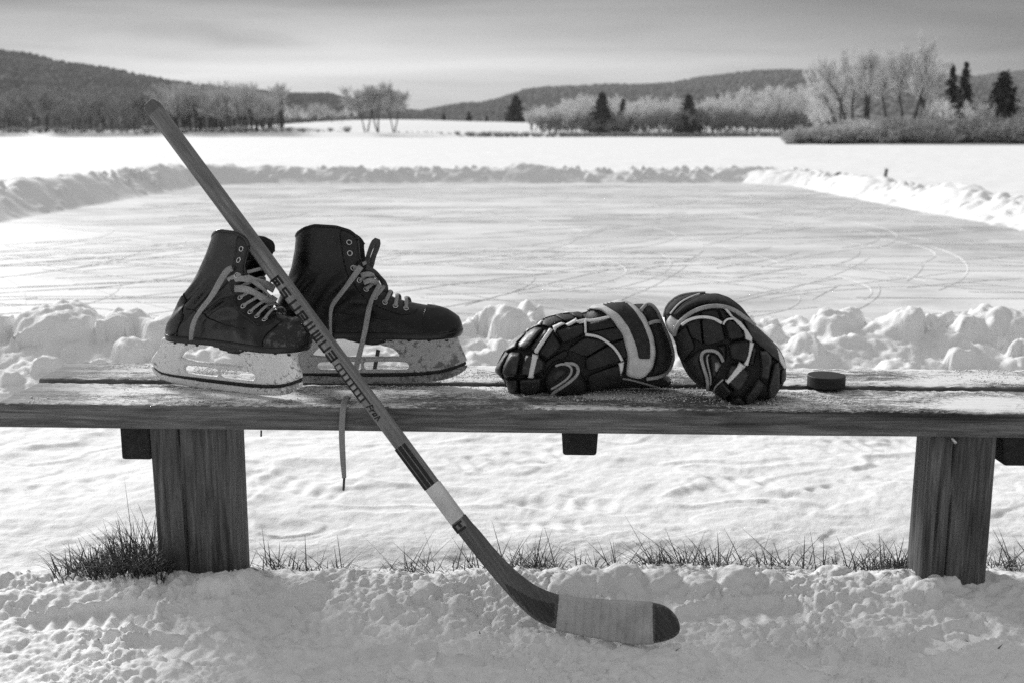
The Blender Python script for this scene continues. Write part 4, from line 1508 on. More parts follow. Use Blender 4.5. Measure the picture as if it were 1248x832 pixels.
for nm, mt, cnt_, w0, w1, lab in (('skate_marks', MARKM, 130, .0012, .0030, 'fine grey skate cuts curving across the rink ice'), ('skate_marks', MARKW, 260, .0015, .005, 'fine white skate scratches crossing the rink ice')):
    VV = []
    for i in range(cnt_):
        x = rk.uniform(RX0 + .3, RX1 - .3); y = rk.uniform(RY0 + .3, RY1 - 1) if i % 3 else rk.uniform(RY0 + .3, 10)
        a = rk.uniform(-1.1, 1.1); cv = rk.gauss(0, .28); L = rk.uniform(.6, 4)
        P = []
        for q in range(26):
            if not (RX0 < x < RX1 and RY0 + .25 < y < RY1): break
            P.append((x, y, .0)); a += cv * L / 26; x += math.cos(a) * L / 26; y += math.sin(a) * L / 26
        P = np.array(P)
        if len(P) < 8: continue
        P[:, 2] = .012 + .006 * fbm(P[:, 0] * .5, P[:, 1] * 1.2, 3, 41) + .004 * fbm(P[:, 0] * 2, P[:, 1] * 5, 3, 42) + .0015
        w = rk.uniform(w0, w1)
        VV.append(sweep(P, [w * .2, w, w, w * .2], .002, (0, 0, 1), 4, cap=False))
    V, F = merge(*VV)
    o = obj(nm, V, F, mt)
    tag(o, lab, 'skate marks', kind='stuff')

# ---- snow banks round the rink
def near_bank():
    rk = random.Random(12)
    X, Y = np.meshgrid(np.arange(-4.4, 4.4, .011), np.arange(4.02, 5.62, .011))
    ridge = 4.80 + .05 * fbm(X * 1.5, X * 0, 2, 3)
    H = .155 + .05 * fbm(X * 1.4, X * 0 + 4, 3, 6)
    Z = H * np.where(Y < ridge, sstep(4.15, 4.75, Y), sstep(5.45, 4.95, Y)) - .03 * (sstep(4.2, 4.05, Y) + sstep(5.4, 5.55, Y))
    Z += .03 * fbm(X * 4, Y * 4, 3, 16)
    lst = []
    big = [(-30, 380, .12), (75, 370, .16), (40, 378, .12), (112, 392, .09), (150, 380, .10), (176, 388, .1), (206, 382, .12), (250, 388, .12), (300, 384, .12), (350, 380, .12), (420, 385, .12), (480, 380, .12), (530, 386, .12),
           (570, 392, .10), (596, 383, .10), (612, 374, .08), (640, 396, .10), (680, 400, .12), (720, 398, .12), (780, 396, .12), (840, 400, .12), (890, 402, .12), (945, 404, .10), (985, 398, .10), (1028, 377, .085), (1022, 384, .12), (1062, 402, .1), (1092, 383, .12), (1115, 388, .13),
           (1150, 396, .10), (1185, 386, .10), (1215, 373, .10), (1236, 378, .1), (1262, 380, .12)]
    for px, py, r in big:
        yy = 4.82 + rk.uniform(-.05, .05)
        p = at_y(px, py, yy)
        lst.append((p[0], yy + .01, r * 1.15, p[2], rk.uniform(.9, 1.2)))
    for i in range(300):
        x = rk.uniform(-4.3, 4.3); y = rk.uniform(4.2, 5.25)
        b = .27 * (float(sstep(4.12, 4.8, y)) if y < 4.8 else float(sstep(5.45, 4.85, y)))
        r = rk.choice((.035, .05, .06, .075, .10)) * rk.uniform(.8, 1.25)
        lst.append((x, y, r, b * rk.uniform(.6, 1.0) + r * .25, rk.uniform(.8, 1.15)))
    lst.sort(key=lambda t: -t[2])
    wx = X + .075 * fbm(X * 7, Y * 7, 4, 51); wy = Y + .075 * fbm(X * 7, Y * 7, 4, 52)
    Z = domes(wx, wy, Z, lst, .03)
    Z += .014 * fbm(X * 30, Y * 30, 3, 38, .6) + .016 * fbm(X * 13, Y * 13, 4, 18) + (-.022) * (np.abs(fbm(X * 9, Y * 9, 4, 28)) - .15) + .006 * fbm(X * 60, Y * 60, 2, 19)
    Z = np.where((Y < 4.06) | (Y > 5.58), -.05, Z)
    return grid_mesh('snow_bank', np.stack([X, Y, Z], -1), SNOW, 'structure')


near_bank()


def rim_bank(p0, p1, half, H, seed, res=.035):
    p0 = np.array(p0, float); p1 = np.array(p1, float)
    L = np.linalg.norm(p1 - p0); d = (p1 - p0) / L; n = np.array([-d[1], d[0]])
    S, Tt = np.meshgrid(np.arange(0, L, res), np.arange(-half - .15, half + .16, res))
    off = .12 * fbm(S * .6, S * 0, 2, seed)
    q = np.abs(Tt - off) / half
    Z = (H + H * .45 * fbm(S * .9, S * 0 + 2, 3, seed + 1)) * sstep(1.0, .12, q)
    lst = []
    r2 = random.Random(seed)
    for i in range(int(L * 30)):
        s_ = r2.uniform(0, L); t_ = r2.gauss(0, half * .45)
        if abs(t_) > half * .9: continue
        b = H * float(sstep(1.0, .12, abs(t_) / half))
        r = r2.uniform(.04, .11)
        lst.append((s_, t_, r, b * r2.uniform(.75, 1.12) + r * .22, r2.uniform(.7, 1.1)))
    lst.sort(key=lambda t: -t[2])
    Z = domes(S + .03 * fbm(S * 6, Tt * 6, 2, seed + 7), Tt, Z, lst, .03)
    Z += .05 * fbm(S * 5, Tt * 7, 4, seed + 3) * sstep(1.0, .6, q)
    Z = np.where(np.abs(Tt) > half + .08, -.06, Z)
    XX = p0[0] + d[0] * S + n[0] * Tt; YY = p0[1] + d[1] * S + n[1] * Tt
    return grid_mesh('snow_bank', np.stack([XX, YY, Z], -1), SNOW, 'structure')


rim_bank((-6.55, 5.0), (-6.75, 22.0), .72, .37, 60)
rim_bank((-7.1, 21.9), (-5.5, 23.2), .75, .34, 61)
rim_bank((-6.2, 23.2), (6.1, 23.2), .75, .30, 62)
rim_bank((5.0, 23.3), (6.3, 21.2), .75, .24, 63)
rim_bank((6.0, 22.6), (6.15, 5.0), .70, .26, 64)

# ---- stake beyond the right bank
p = at_y(1077, 224, 18.0)
V, F = sweep([(p[0], p[1], .0), (p[0] + .006, p[1], .22), (p[0] + .02, p[1], .34), (p[0] + .035, p[1], .455)], [.034, .032, .030, .026], .026, (0, 1, 0), 6)
o = obj('marker_stake', V, F, STAKEM, smooth=False)
tag(o, 'thin wooden stake standing in the snow bank at the right of the rink', 'stake')

# ------------------------------------------------------------------ grass
def blade_strip(p, h, lean, az, w, curl, n=6):
    d = np.array([math.cos(az), math.sin(az), 0]); side = np.array([-d[1], d[0], 0])
    pts = []
    for i in range(n):
        t = i / (n - 1)
        pts.append(p + d * (lean * h * t + curl * h * t * t) + np.array([0, 0, h * (t - .35 * max(curl, 0) * t * t)]))
    V = []; F = []
    for i, q in enumerate(pts):
        ww = w * (1 - (i / (n - 1)) ** 1.6) + .0002
        V += [q - side * ww, q + side * ww]
    for i in range(n - 1):
        F.append((2 * i, 2 * i + 1, 2 * i + 3, 2 * i + 2))
    return np.array(V), F


def grass(name, label, spots):
    VV = []; FF = []; n = 0
    for (p, h, lean, az, w, curl) in spots:
        V, F = blade_strip(np.array(p), h, lean, az, w, curl)
        VV.append(V); FF += [tuple(i + n for i in f) for f in F]; n += len(V)
    o = obj(name, np.concatenate(VV), FF, GRASSM)
    return tag(o, label, 'grass', kind='stuff')


rg = random.Random(21)


def g_spot(px, py, h, lean, w, curl=None, az=None):
    p = at_z(px, py, .012)
    z = ground_at(p[0], p[1])
    return ((p[0], p[1], z - .008), h, lean, rg.uniform(0, 6.28) if az is None else az, w, rg.uniform(-.1, .7) if curl is None else curl)


sp1 = []
for i in range(1050):
    t = rg.random()
    px = 62 + 140 * (t ** .75); py = rg.uniform(676, 712) - 4 * math.sin(t * 3)
    if px < 95 and rg.random() < .45: continue
    sp1.append(g_spot(px, py, rg.uniform(.03, .125) * (.5 + .7 * t), rg.uniform(.2, 1.3), rg.uniform(.0008, .0018)))
for i in range(40):
    px = rg.uniform(140, 205)
    sp1.append(g_spot(px, rg.uniform(672, 700), rg.uniform(.09, .15), rg.uniform(0, .5), rg.uniform(.0008, .0014)))
sp1 += [g_spot(163, 668, .215, .06, .0011, .02, 2.6), g_spot(176, 670, .13, .25, .0011, .1, 2.9), g_spot(185, 668, .12, .35, .0012, .1, .3), g_spot(172, 672, .14, .45, .001, .1, 2.7)]
sp1 += [g_spot(48, 708, .03, 2.2, .0013, .1, 2.7)]
grass('dry_grass', 'dense tuft of dry grass in the snow left of the left post', sp1)
sp2 = []
clusters = [(312, 25, 90), (345, 14, 60), (385, 26, 120), (415, 10, 40), (480, 16, 60), (505, 20, 90), (560, 16, 60), (590, 18, 70), (640, 28, 330), (665, 16, 120), (715, 14, 60), (770, 30, 160), (810, 22, 150), (850, 26, 170), (880, 20, 130), (925, 24, 140), (970, 20, 90), (1000, 16, 60), (1050, 26, 170), (1078, 22, 220), (1100, 14, 120), (1225, 22, 200), (1250, 18, 120)]
for cx, sx, n in clusters:
    for i in range(int(n * .75)):
        px = cx + rg.choice((-.7, -.2, .5, .9)) * sx + rg.gauss(0, sx * .28); py = rg.gauss(688, 5)
        sp2.append(g_spot(px, py, abs(rg.gauss(.0, .026)) + .006, rg.uniform(.2, 2.4), rg.uniform(.0008, .0017)))
    for i in range(max(2, n // 26)):
        px = rg.gauss(cx, sx * .8)
        sp2.append(g_spot(px, rg.uniform(682, 692), rg.uniform(.05, .105), rg.uniform(0, .8), rg.uniform(.0009, .0018)))
for i in range(260):
    px = rg.uniform(310, 1105)
    sp2.append(g_spot(px, rg.uniform(684, 694), rg.uniform(.006, .03), rg.uniform(.3, 1.8), rg.uniform(.0008, .0014)))
for px, py, h, lean, az in ((528, 672, .105, .22, 3.0), (385, 682, .10, .08, .3), (388, 684, .08, .3, .5), (308, 680, .055, .9, .2), (320, 688, .05, .1, 1.0), (645, 684, .085, .05, 2.8), (655, 684, .07, .1, 2.8), (662, 684, .075, .6, .3), (785, 690, .10, .12, 2.9), (795, 690, .06, 1.3, 2.8), (925, 682, .09, .25, .2), (908, 684, .07, .0, 0), (1008, 686, .06, .0, 0),
                             (1085, 686, .155, .35, 2.9), (1070, 686, .08, .25, .3), (1060, 688, .08, .5, 2.8), (1095, 686, .09, .9, .4), (1225, 686, .06, 1.2, .3), (1230, 688, .07, .8, 2.7), (1050, 690, .07, .3, .5), (980, 688, .05, .7, 2.7), (850, 686, .08, .1, .1), (870, 690, .06, .6, .4)):
    sp2.append(g_spot(px, py, h, lean, rg.uniform(.0012, .0019), .05, az))
grass('dry_grass', 'thin line of dry grass blades along the snow edge between the two posts', sp2)
# specks and straws on the snow in front
sp3 = []
for px, py, az in ((1188, 764, 2.2), (1212, 786, .6), (845, 705, .7), (600, 752, .3), (587, 764, 2.0), (815, 781, .4), (832, 770, .1), (816, 784, 1.4), (1270, 760, .3), (700, 712, .9), (935, 712, .6)):
    sp3.append(g_spot(px, py, .012, rg.uniform(1.2, 2.6), .0022, .1, az))
grass('straw_bits', 'broken straw bits lying on the snow in front of the bench', sp3)

# ------------------------------------------------------------------ trees
def prisms(segs, k=3):
    """segs: (n, 8) p0 p1 r0 r1 -> little tapered sticks"""
    segs = np.asarray(segs, float)
    P0, P1, r0, r1 = segs[:, :3], segs[:, 3:6], segs[:, 6], segs[:, 7]
    T = P1 - P0; T /= np.linalg.norm(T, axis=1)[:, None] + 1e-9
    h = np.where(np.abs(T[:, 2:3]) > .9, np.array([[1., 0, 0]]), np.array([[0, 0, 1.]]))
    S = np.cross(T, h); S /= np.linalg.norm(S, axis=1)[:, None] + 1e-9
    U = np.cross(S, T)
    n = len(segs)
    V = np.empty((n, 2 * k, 3))
    for j in range(k):
        a = 2 * math.pi * j / k
        V[:, j] = P0 + (S * math.cos(a) + U * math.sin(a)) * r0[:, None]
        V[:, k + j] = P1 + (S * math.cos(a) + U * math.sin(a)) * r1[:, None]
    base = (np.arange(n) * 2 * k)[:, None]
    Fs = [np.concatenate([base + j, base + (j + 1) % k, base + k + (j + 1) % k, base + k + j], 1) for j in range(k)]
    return V.reshape(-1, 3), np.concatenate(Fs).tolist()


def grow(rs, p, d, L, r, depth, trunk, twig, maxd, spread, droop):
    nseg = 4
    q = np.array(p, float); dd = np.array(d, float)
    for i in range(nseg):
        nd = norm(dd + rs.normal(0, .10, 3) + np.array([0, 0, .06 if depth < 2 else droop]))
        q2 = q + nd * L / nseg
        rr0 = r * (1 - .55 * i / nseg); rr1 = r * (1 - .55 * (i + 1) / nseg)
        (trunk if depth <= 1 else twig).append((*q, *q2, rr0, rr1))
        if depth < maxd and (i > (0 if maxd < 4 else 1) or depth > 0):
            nb = (2 if depth == 0 else (3 if maxd == 4 and depth == 1 else 2)) if depth < maxd - 1 else 3
            for b in range(nb):
                a = rs.uniform(0, 2 * math.pi); t = norm(np.cross(nd, rs.normal(0, 1, 3)))
                cd_ = norm(nd * math.cos(spread) + t * math.sin(spread))
                grow(rs, q2, cd_, L * rs.uniform(.42, .62), rr1 * .62, depth + 1, trunk, twig, maxd, spread * rs.uniform(.85, 1.15), droop)
        q, dd = q2, nd


def bare_tree(seed, H, stems=1, spread=.6, lean=(0, 0), maxd=4, rt=.014, tw=.02):
    rs = np.random.default_rng(seed)
    trunk = []; twig = []
    for s in range(stems):
        a = rs.uniform(0, 6.28)
        off = np.array([math.cos(a), math.sin(a), 0]) * (.0 if stems == 1 else H * .03)
        d = norm(np.array([lean[0] + off[0] / H * 5, lean[1], 1.0]))
        hh = H * rs.uniform(.86, 1.0)
        grow(rs, off + np.array([0, 0, -.2]), d, hh * .74, hh * rt, 0, trunk, twig, maxd, spread, .03)
    twig = np.array(twig); twig[:, 6] = np.maximum(twig[:, 6], tw); twig[:, 7] = np.maximum(twig[:, 7], tw * .7)
    return prisms(trunk, 5), prisms(twig, 3)


def conifer(seed, H, R):
    rs = np.random.default_rng(seed)
    trunk = prisms([(0, 0, -.2, 0, 0, H * .95, H * .018, H * .003)], 5)
    V = []; F = []; n = 0
    z = H * .07
    while z < H:
        t = z / H
        rad = R * (1 - t) ** .8 * rs.uniform(.7, 1.12) + .12
        nb = int(7 + 8 * (1 - t))
        for b in range(nb):
            a = rs.uniform(0, 6.28); L = rad * rs.uniform(.65, 1.1)
            d = np.array([math.cos(a), math.sin(a), rs.uniform(-.28, .12)])
            sd = np.array([-d[1], d[0], 0])
            for q in range(7):
                f = rs.uniform(.15, 1) * L
                c = np.array([0, 0, z]) + d * f + rs.normal(0, .06 * R, 3)
                s = rs.uniform(.08, .2) * R * (1.15 - .5 * t)
                e1 = norm(rs.normal(0, 1, 3) + d) * s; e2 = norm(rs.normal(0, 1, 3) + sd) * s * .6
                V += [c - e1, c + e2, c + e1 - (0, 0, s * .4), c - e2]
                F.append((n, n + 1, n + 2, n + 3)); n += 4
        z += H * .034 * rs.uniform(.7, 1.3)
    return trunk, (np.array(V), F)


def shrub_mesh(seed, H, W, n=170):
    rs = np.random.default_rng(seed)
    seg = []; st = []
    for i in range(n // 5):
        a = rs.uniform(0, 6.28)
        d = norm(np.array([math.cos(a) * rs.uniform(.1, 1.1) * W / H, math.sin(a) * rs.uniform(.1, 1.0) * W / H, 1]))
        p = np.array([rs.uniform(-.2, .2) * W, rs.uniform(-.2, .2) * W, -.1]); L = H * rs.uniform(.5, 1.05)
        p2 = p + d * L
        st.append((*p, *(p + d * L * .6), .05, .03)); seg.append((*(p + d * L * .55), *p2, .03, .02))
        for j in range(18):
            q = p + d * L * rs.uniform(.25, 1)
            e = norm(d + rs.normal(0, .7, 3)) * H * rs.uniform(.08, .24)
            seg.append((*q, *(q + e), .024, .016))
            for m in range(2):
                q2 = q + e * rs.uniform(.3, 1)
                e2 = norm(e + rs.normal(0, .12 * H, 3)) * H * rs.uniform(.05, .12)
                seg.append((*q2, *(q2 + e2), .02, .012))
    return prisms(st, 3), prisms(seg, 3)


HT_OF = {}


def proto(kind, tr, cr, m1, m2, n1='trunk', n2='crown'):
    """meshes of one tree kind, shared by all its copies"""
    out = []
    for nm, (V, F), m in ((n1, tr, m1), (n2, cr, m2)):
        me = bpy.data.meshes.new(kind + '_' + nm)
        me.from_pydata(np.asarray(V).tolist(), [], [tuple(map(int, f)) for f in F]); me.materials.append(m); me.update()
        out.append((nm, me))
    HT_OF[id(out)] = (max(float(np.asarray(v[0])[:, 2].max()) for v in (tr, cr)), out)
    return out


def plant(kind, pr, x, y, sc, rz, label, cat, group=None, zoff=0.0, sx=1.0):
    z = float(far_height(np.array([x]), np.array([y]))[0]) + zoff
    r = empty(kind, (x, y, z), rz, label, cat, group)
    r.scale = (sc * sx, sc * sx, sc)
    for nm, me in pr:
        o = bpy.data.objects.new(nm, me); COL.objects.link(o); o.parent = r
    return r


def px_x(px, D): return (px - 624) / FPX * (D * math.cos(PITCH) + (CAMH) * math.sin(PITCH))
def px_h(pxh, D): return pxh / FPX * D


HOR = 161.0
PF = [proto('frosted_tree', *bare_tree(100 + i, 10, 1 + i % 3, .55 + .05 * i, maxd=3, rt=.022, tw=.045), BARK, TWIG) for i in range(4)]
PM = [proto('bare_tree', *bare_tree(120 + i, 10, 1 + i % 2, .42, maxd=3, rt=.030, tw=.036), BARK, TWIG_M) for i in range(4)]
PD = [proto('thicket_tree', *bare_tree(140 + i, 10, 2, .5, maxd=3, rt=.014, tw=.045), BARK, TWIG_D) for i in range(3)]
PC = [proto('conifer', *conifer(160 + i, 10, 2.8 + .8 * i), BARK, NEEDLE) for i in range(3)]
PS = [proto('shrub', *shrub_mesh(180 + i, 2, 1.6), BARK, TWIG, 'stems', 'twigs') for i in range(3)]
PSD = [proto('dark_shrub', *shrub_mesh(190 + i, 2, 1.8), BARK, TWIG_M, 'stems', 'twigs') for i in range(3)]
rt = random.Random(33)
PT = [proto('bare_tree', *bare_tree(231 + i, 10, 2, .5, maxd=4, rt=.022, tw=.030), BARK, TWIG_M) for i in range(3)]


def put(kind, P, px, top, D, label, cat, group=None, base=None, H0=10, sx=1.0):
    x = px_x(px, D)
    zg = float(far_height(np.array([x]), np.array([D]))[0])
    ztop = CAMH + (HOR - top) / FPX * D
    P = rt.choice(P) if isinstance(P[0], list) else P
    sc = max(.12, (ztop - zg) / HT_OF[id(P)][0])
    return plant(kind, P, x, D, sc, rt.uniform(0, 6.28), label, cat, group, 0, sx)


# left shore: dark thicket, then the grey frosted row with visible trunks
g1 = 'dark bare trees on the left far shore'
for i in range(70):
    px = -60 + 290 * (i + rt.random()) / 70
    put('bare_tree', PD, px, 108 + rt.uniform(-6, 22) + (0 if px < 120 else -2), rt.uniform(238, 275), 'dark leafless tree in the thicket below the left hill', 'tree', g1, sx=1.2)
g2 = 'pale leafless trees on the left far shore'
for i in range(62):
    px = 195 + 150 * (i + rt.random()) / 62
    put('bare_tree', PM, px, 103 + rt.uniform(-3, 16), rt.uniform(236, 262), 'pale leafless tree with a straight trunk in the row above the stick end', 'tree', g2)
g3 = 'low frosted trees between the row and the open field'
for i in range(44):
    px = 325 + 110 * (i + rt.random()) / 44
    put('frosted_tree', PM + PF[:1], px, 122 + (px - 325) * .09 + rt.uniform(-2, 12), rt.uniform(270, 330), 'low frosty tree left of the lone trio by the open field', 'tree', g3)
# lone trio
for px, top, w, P, lab in ((447, 104, 1.25, PT[0], 'leftmost tree of the lone leafless trio on the far shore'), (462, 100, 1.25, PT[1], 'tallest middle tree of the lone leafless trio on the far shore'), (481, 107, 1.2, PT[2], 'rightmost tree of the lone leafless trio on the far shore')):
    put('bare_tree', P, px, top, 234 + rt.uniform(-1, 1), lab, 'tree', 'lone trio of leafless trees', sx=w)
# conifers of the middle
for px, top, D, P, sx, lab in ((629, 117, 300, PC[2], 1.25, 'broad dark conifer standing alone on the white field'), (572, 137, 330, PC[1], 1.3, 'small dark round conifer on the field left of the broad one'), (541, 138, 330, PC[0], 1.3, 'smallest dark conifer at the left of the open field'), (593, 140, 335, PC[0], 1.1, 'tiny dark conifer just left of the broad one'),
                               (733, 113, 240, PC[1], 1.35, 'tall ragged conifer among the frosted trees in the middle'), (759, 122, 243, PC[0], 1.3, 'thin grey conifer right of the ragged one'), (838, 116, 238, PC[1], 1.4, 'dark pointed conifer at the shore among pale trees'), (873, 117, 262, PC[0], .8, 'narrow conifer top rising above the pale trees'),
                               (1155, 82, 112, PC[0], .75, 'narrow dark conifer behind the right headland shrubs'), (1171, 79, 110, PC[0], .8, 'tallest dark conifer behind the right headland shrubs'), (1217, 88, 108, PC[2], 1.0, 'broad black conifer at the right edge of the headland')):
    put('conifer', P, px, top, D, lab, 'conifer', 'dark conifers', sx=sx)
# right far shore: frosted wood
g4 = 'white frosted trees on the right far shore'
for i in range(130):
    px = 645 + 350 * (i + rt.random()) / 130
    f = (px - 650) / 345
    top = np.interp(px, [650, 700, 760, 800, 850, 900, 950, 1000], [130, 116, 117, 119, 116, 110, 105, 101]) + rt.uniform(-3, 16)
    put('frosted_tree', PF, px, top, rt.uniform(238, 285), 'white frosted tree in the wood below the right hill', 'tree', g4, sx=1.15)
for i in range(70):
    px = 655 + 335 * (i + rt.random()) / 70
    put('bare_tree', PD, px, (142 if px < 800 else 135) + rt.uniform(-6, 10), rt.uniform(236, 240), 'dark understorey tree at the foot of the white wood', 'tree', 'dark understorey trees', sx=1.2)
# low dark growth along the shore
for i in range(90):
    px = 485 + 500 * (i + rt.random()) / 90
    put('shrub', PSD, px, 160.5 + rt.uniform(-1.5, 2), 233.5 + rt.uniform(-1, 1), 'low dark shrub along the far edge of the lake', 'shrub', 'dark shrubs along the lake edge', H0=2, sx=1.6)
for i in range(60):
    px = -30 + 460 * (i + rt.random()) / 60
    put('shrub', PSD, px, 156 + rt.uniform(-3, 5), 236 + rt.uniform(-2, 3), 'low brush at the foot of the left thicket', 'shrub', 'brush under the left thicket', H0=2, sx=1.5)
# headland on the right
FR = lambda seed, st, sp_, ln, md=4: proto('frosted_tree', *bare_tree(seed, 10, st, sp_, ln, maxd=md, rt=.034, tw=.028), BARK, TWIG)
h1 = FR(201, 3, .40, (.03, 0)); h2 = FR(205, 1, .38, (.24, 0)); h3 = FR(209, 2, .42, (0, 0)); h4 = FR(215, 1, .36, (.1, 0))
HG = 'tall frosted trees on the headland'
for px, top, P, D, sx, lab in ((1034, 60, h3, 100, .85, 'frosted tree with several trunks at the left of the headland group'), (1052, 57, h1, 99, .85, 'dense frosted tree with dark trunks in the middle of the headland group'),
                               (1078, 62, h4, 104, 1.0, 'paler frosted tree between the dense one and the tallest pair'), (1104, 40, h2, 100, 1.05, 'tallest frosted tree leaning right on the headland'),
                               (1098, 56, h4, 101, .95, 'upright frosted tree just left of the tallest leaning one'),
                               (1020, 72, h3, 103, .9, 'outermost frosted tree at the left end of the headland group'), (1120, 66, h1, 104, .9, 'frosted tree standing behind the tallest leaning one')):
    o = put('frosted_tree', P, px, top, D, lab, 'tree', HG, sx=sx)
    o.rotation_euler.z = 0
for px, top, P in ((1003, 118, PF[0]), (1015, 105, PF[1]), (1022, 112, PF[2]), (1135, 120, PF[1]), (1150, 116, PF[3]), (1182, 122, PF[0]), (1196, 124, PM[1]), (1240, 112, PM[0]), (1205, 118, PM[2]), (1128, 128, PM[3]), (1265, 116, PM[0]), (992, 128, PF[3])):
    put('frosted_tree', P, px, top, rt.uniform(101, 108), 'low bushy frosted tree around the tall headland trees', 'tree', 'bushy frosted trees on the headland', sx=1.3)
for i in range(130):
    px = 958 + 320 * (i + rt.random()) / 130
    top = np.interp(px, [955, 985, 1020, 1060, 1100, 1160, 1250], [163, 156, 153, 150, 150, 150, 148]) + rt.choice((-9, -4, 0, 4, 8, 12)) + rt.uniform(-3, 4)
    D = rt.uniform(95.5, 99.5)
    put('shrub', PS if (px < 1090 and rt.random() < .75) else PSD, px, top, D, 'knee-high frosty shrub in the thicket along the right headland', 'shrub', 'shrubs along the right headland', H0=2, sx=1.5)

# ------------------------------------------------------------------ hills
def hill(name, prof_px, D, depth, seed):
    """a ridge whose crest stands at distance D with the heights of the photograph's skyline, sloping down toward the lake"""
    px = np.linspace(prof_px[0][0], prof_px[-1][0], 220)
    top = np.interp(px, [a for a, _ in prof_px], [b for _, b in prof_px])
    zc = CAMH + (HOR - top) / FPX * D
    xs_ = np.array([px_x(p_, D) for p_ in px])
    t = np.linspace(0, 1.4, 36)
    P = np.empty((len(t), len(px), 3))
    for i, q in enumerate(t):
        f = math.sin(min(q, 1) * math.pi / 2) ** 1.15 if q <= 1 else 1 - (q - 1) ** 2 * 2.5
        P[i, :, 0] = xs_; P[i, :, 1] = D - depth * (1 - q)
        P[i, :, 2] = zc * f + 3 * fbm(xs_ * .02, np.full_like(xs_, q * 6), 3, seed) * (f if q < 1 else 1) - 3 * (1 - min(q * 3, 1))
    o = grid_mesh(name, P, WOODS, 'structure')
    return P


def wood_on(name, label, P, n, h0, h1, seed, mats, top_bias=.6):
    rs = np.random.default_rng(seed)
    V = []; F = []; m = []; k = 0
    R_, C_, _ = P.shape
    for i in range(n):
        a = (1 - rs.random() ** (1 / (1 - top_bias + 1e-3)) * .0 - (1 - rs.random()) ** 1.0 * .95) * (R_ / 1.4 - 1)
        b = rs.random() * (C_ - 2)
        ia, ib = int(a), int(b)
        q = P[ia, ib] + (P[ia + 1, ib] - P[ia, ib]) * (a - ia) + (P[ia, ib + 1] - P[ia, ib]) * (b - ib)
        h = rs.uniform(h0, h1); r = h * rs.uniform(.45, .75)
        ring = 6
        ang = rs.uniform(0, 6.28)
        lv = [(0.05, .55), (.4, 1.0), (.75, .7)]
        mm = 1 if rs.random() < .4 else 0
        for (zz, rr_) in lv:
            for j in range(ring):
                t = ang + 2 * math.pi * j / ring
                w = rr_ * r * rs.uniform(.65, 1.25)
                V.append((q[0] + math.cos(t) * w, q[1] + math.sin(t) * w, q[2] + h * zz * rs.uniform(.85, 1.15) - .5))
        V.append((q[0], q[1], q[2] + h))
        for L in range(2):
            for j in range(ring):
                F.append((k + L * ring + j, k + L * ring + (j + 1) % ring, k + (L + 1) * ring + (j + 1) % ring, k + (L + 1) * ring + j)); m.append(mm)
        for j in range(ring):
            F.append((k + 2 * ring + j, k + 2 * ring + (j + 1) % ring, k + 3 * ring)); m.append(mm)
        k += 3 * ring + 1
    o = obj(name, V, F, mats, None, smooth=False, mids=m)
    return tag(o, label, 'woods', kind='stuff')


PL = hill('hill', [(-420, 75), (-200, 60), (-60, 66), (0, 71), (60, 78), (100, 86), (150, 93), (200, 103), (250, 111), (300, 117), (360, 122), (420, 125), (470, 136), (520, 150)], 1150, 700, 71)
wood_on('hillside_woods', 'dark wood covering the hill at the left', PL, 16000, 3, 5.5, 72, [WOODS, WOODS_L])
PM2 = hill('hill', [(320, 150), (350, 128), (385, 121), (410, 121), (430, 126), (470, 134), (520, 140), (545, 135), (575, 131), (600, 133), (640, 140)], 1500, 500, 75)
wood_on('hillside_woods', 'grey wood on the low hill behind the open field', PM2, 5000, 3, 5.5, 76, [WOODS_L, WOODS])
PR_ = hill('hill', [(500, 152), (560, 138), (610, 127), (640, 117), (700, 113), (760, 112), (800, 109), (850, 102), (890, 97), (940, 96), (1000, 98), (1080, 102), (1150, 104), (1200, 96), (1260, 90), (1450, 80), (1650, 90)], 1900, 1000, 78)
wood_on('hillside_woods', 'grey wood covering the long hill at the right', PR_, 16000, 4, 6.5, 79, [WOODS_L, WOODS])

# ------------------------------------------------------------------ sky, sun
SUN_EL = math.radians(27); SUN_AZ = math.atan2(-.64, .77)     # from behind and left
to_sun = Vector((math.sin(SUN_AZ) * math.cos(SUN_EL), math.cos(SUN_AZ) * math.cos(SUN_EL), math.sin(SUN_EL)))
sd_ = bpy.data.lights.new('sun', 'SUN')
sd_.energy = 1.5; sd_.angle = math.radians(15); sd_.color = (1, 1, 1)
sun = bpy.data.objects.new('sun', sd_); COL.objects.link(sun)
sun.rotation_euler = to_sun.to_track_quat('Z', 'Y').to_euler()
sun.location = (-8, 6, 12)
W = bpy.data.worlds.new('World'); SC.world = W; W.use_nodes = True
t = W.node_tree; nd = t.nodes; ln = t.links
bg = nd['Background']
sky = nd.new('ShaderNodeTexSky'); sky.sky_type = 'NISHITA'; sky.sun_disc = False
sky.sun_elevation = SUN_EL; sky.sun_rotation = SUN_AZ; sky.air_density = 1.0; sky.dust_density = 3.0; sky.ozone_density = 1
bw = nd.new('ShaderNodeRGBToBW'); ln.new(sky.outputs[0], bw.inputs[0])


def wm(op, a, b=None):
    n = nd.new('ShaderNodeMath'); n.operation = op
    for i, v in enumerate((a, b)):
        if v is None: continue
        if isinstance(v, (int, float)): n.inputs[i].default_value = v
        else: ln.new(v, n.inputs[i])
    return n.outputs[0]


def wramp(fac, stops):
    r = nd.new('ShaderNodeValToRGB'); e = r.color_ramp.elements
    while len(e) < len(stops): e.new(.5)
    for el, (p, v) in zip(e, stops):
        el.position = p; el.color = (v, v, v, 1)
    ln.new(fac, r.inputs[0])
    return r.outputs[0]


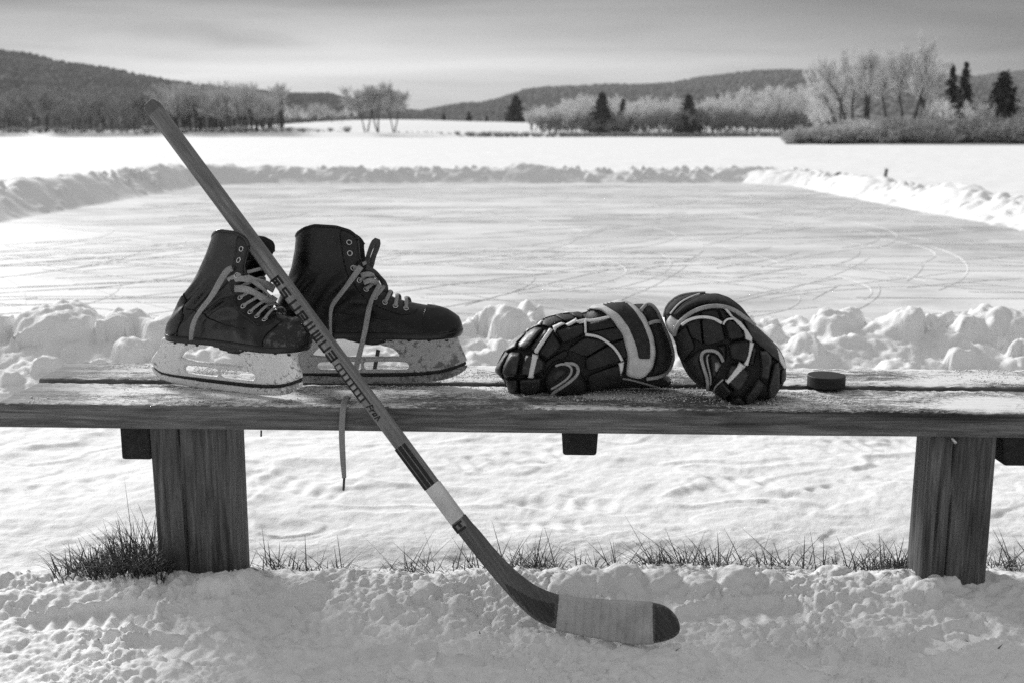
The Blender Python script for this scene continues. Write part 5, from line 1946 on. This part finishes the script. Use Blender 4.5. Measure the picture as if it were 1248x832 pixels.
# thin overcast: a veil of stretched cloud in front of the sky, brighter low down and heavier overhead
tc = nd.new('ShaderNodeTexCoord'); mp = nd.new('ShaderNodeMapping'); mp.inputs['Scale'].default_value = (1.3, 1.3, 17); mp.inputs['Rotation'].default_value = (0, .05, 0)
ln.new(tc.outputs['Generated'], mp.inputs[0])
nz = nd.new('ShaderNodeTexNoise'); nz.inputs['Scale'].default_value = 1.7; nz.inputs['Detail'].default_value = 6; nz.inputs['Roughness'].default_value = .52; nz.inputs['Distortion'].default_value = .5
ln.new(mp.outputs[0], nz.inputs['Vector'])
sx_ = nd.new('ShaderNodeSeparateXYZ'); ln.new(tc.outputs['Generated'], sx_.inputs[0])
zz = wm('ADD', sx_.outputs['Z'], wm('ADD', wm('MULTIPLY', sx_.outputs['X'], .04), wm('MULTIPLY', wm('MULTIPLY', sx_.outputs['X'], sx_.outputs['X']), .26)))
deck = wramp(zz, [(0.0, 1.26), (.055, 1.22), (.095, .76), (.14, .38), (.2, .36), (.4, .82), (1.0, 1.25)])
band = wramp(nz.outputs['Fac'], [(.34, .68), (.50, .96), (.66, 1.14)])
val = wm('MULTIPLY', wm('MULTIPLY', wm('MULTIPLY', wm('POWER', bw.outputs[0], .25), deck), band), .92)
ln.new(val, bg.inputs['Color'])
bg.inputs['Strength'].default_value = .15

SC.view_settings.view_transform = 'Standard'
SC.view_settings.look = 'None'
SC.view_settings.exposure = 1.56
SC.view_settings.gamma = 1

HAZE = 1
if HAZE:
    hm = bpy.data.materials.new('haze'); hm.use_nodes = True
    hn = hm.node_tree.nodes; hn.remove(hn['Principled BSDF'])
    pv = hn.new('ShaderNodeVolumePrincipled'); pv.inputs['Color'].default_value = (.95, .95, .95, 1); pv.inputs['Density'].default_value = .00017
    hm.node_tree.links.new(pv.outputs[0], hn['Material Output'].inputs['Volume'])
    V, F = box(-5600, 5600, -60, 5600, -14, 125)
    tag(obj('haze', V, F, hm, None, smooth=False), 'thin winter haze over the lake and hills', 'haze', kind='stuff')

SC.cycles.use_denoising = False
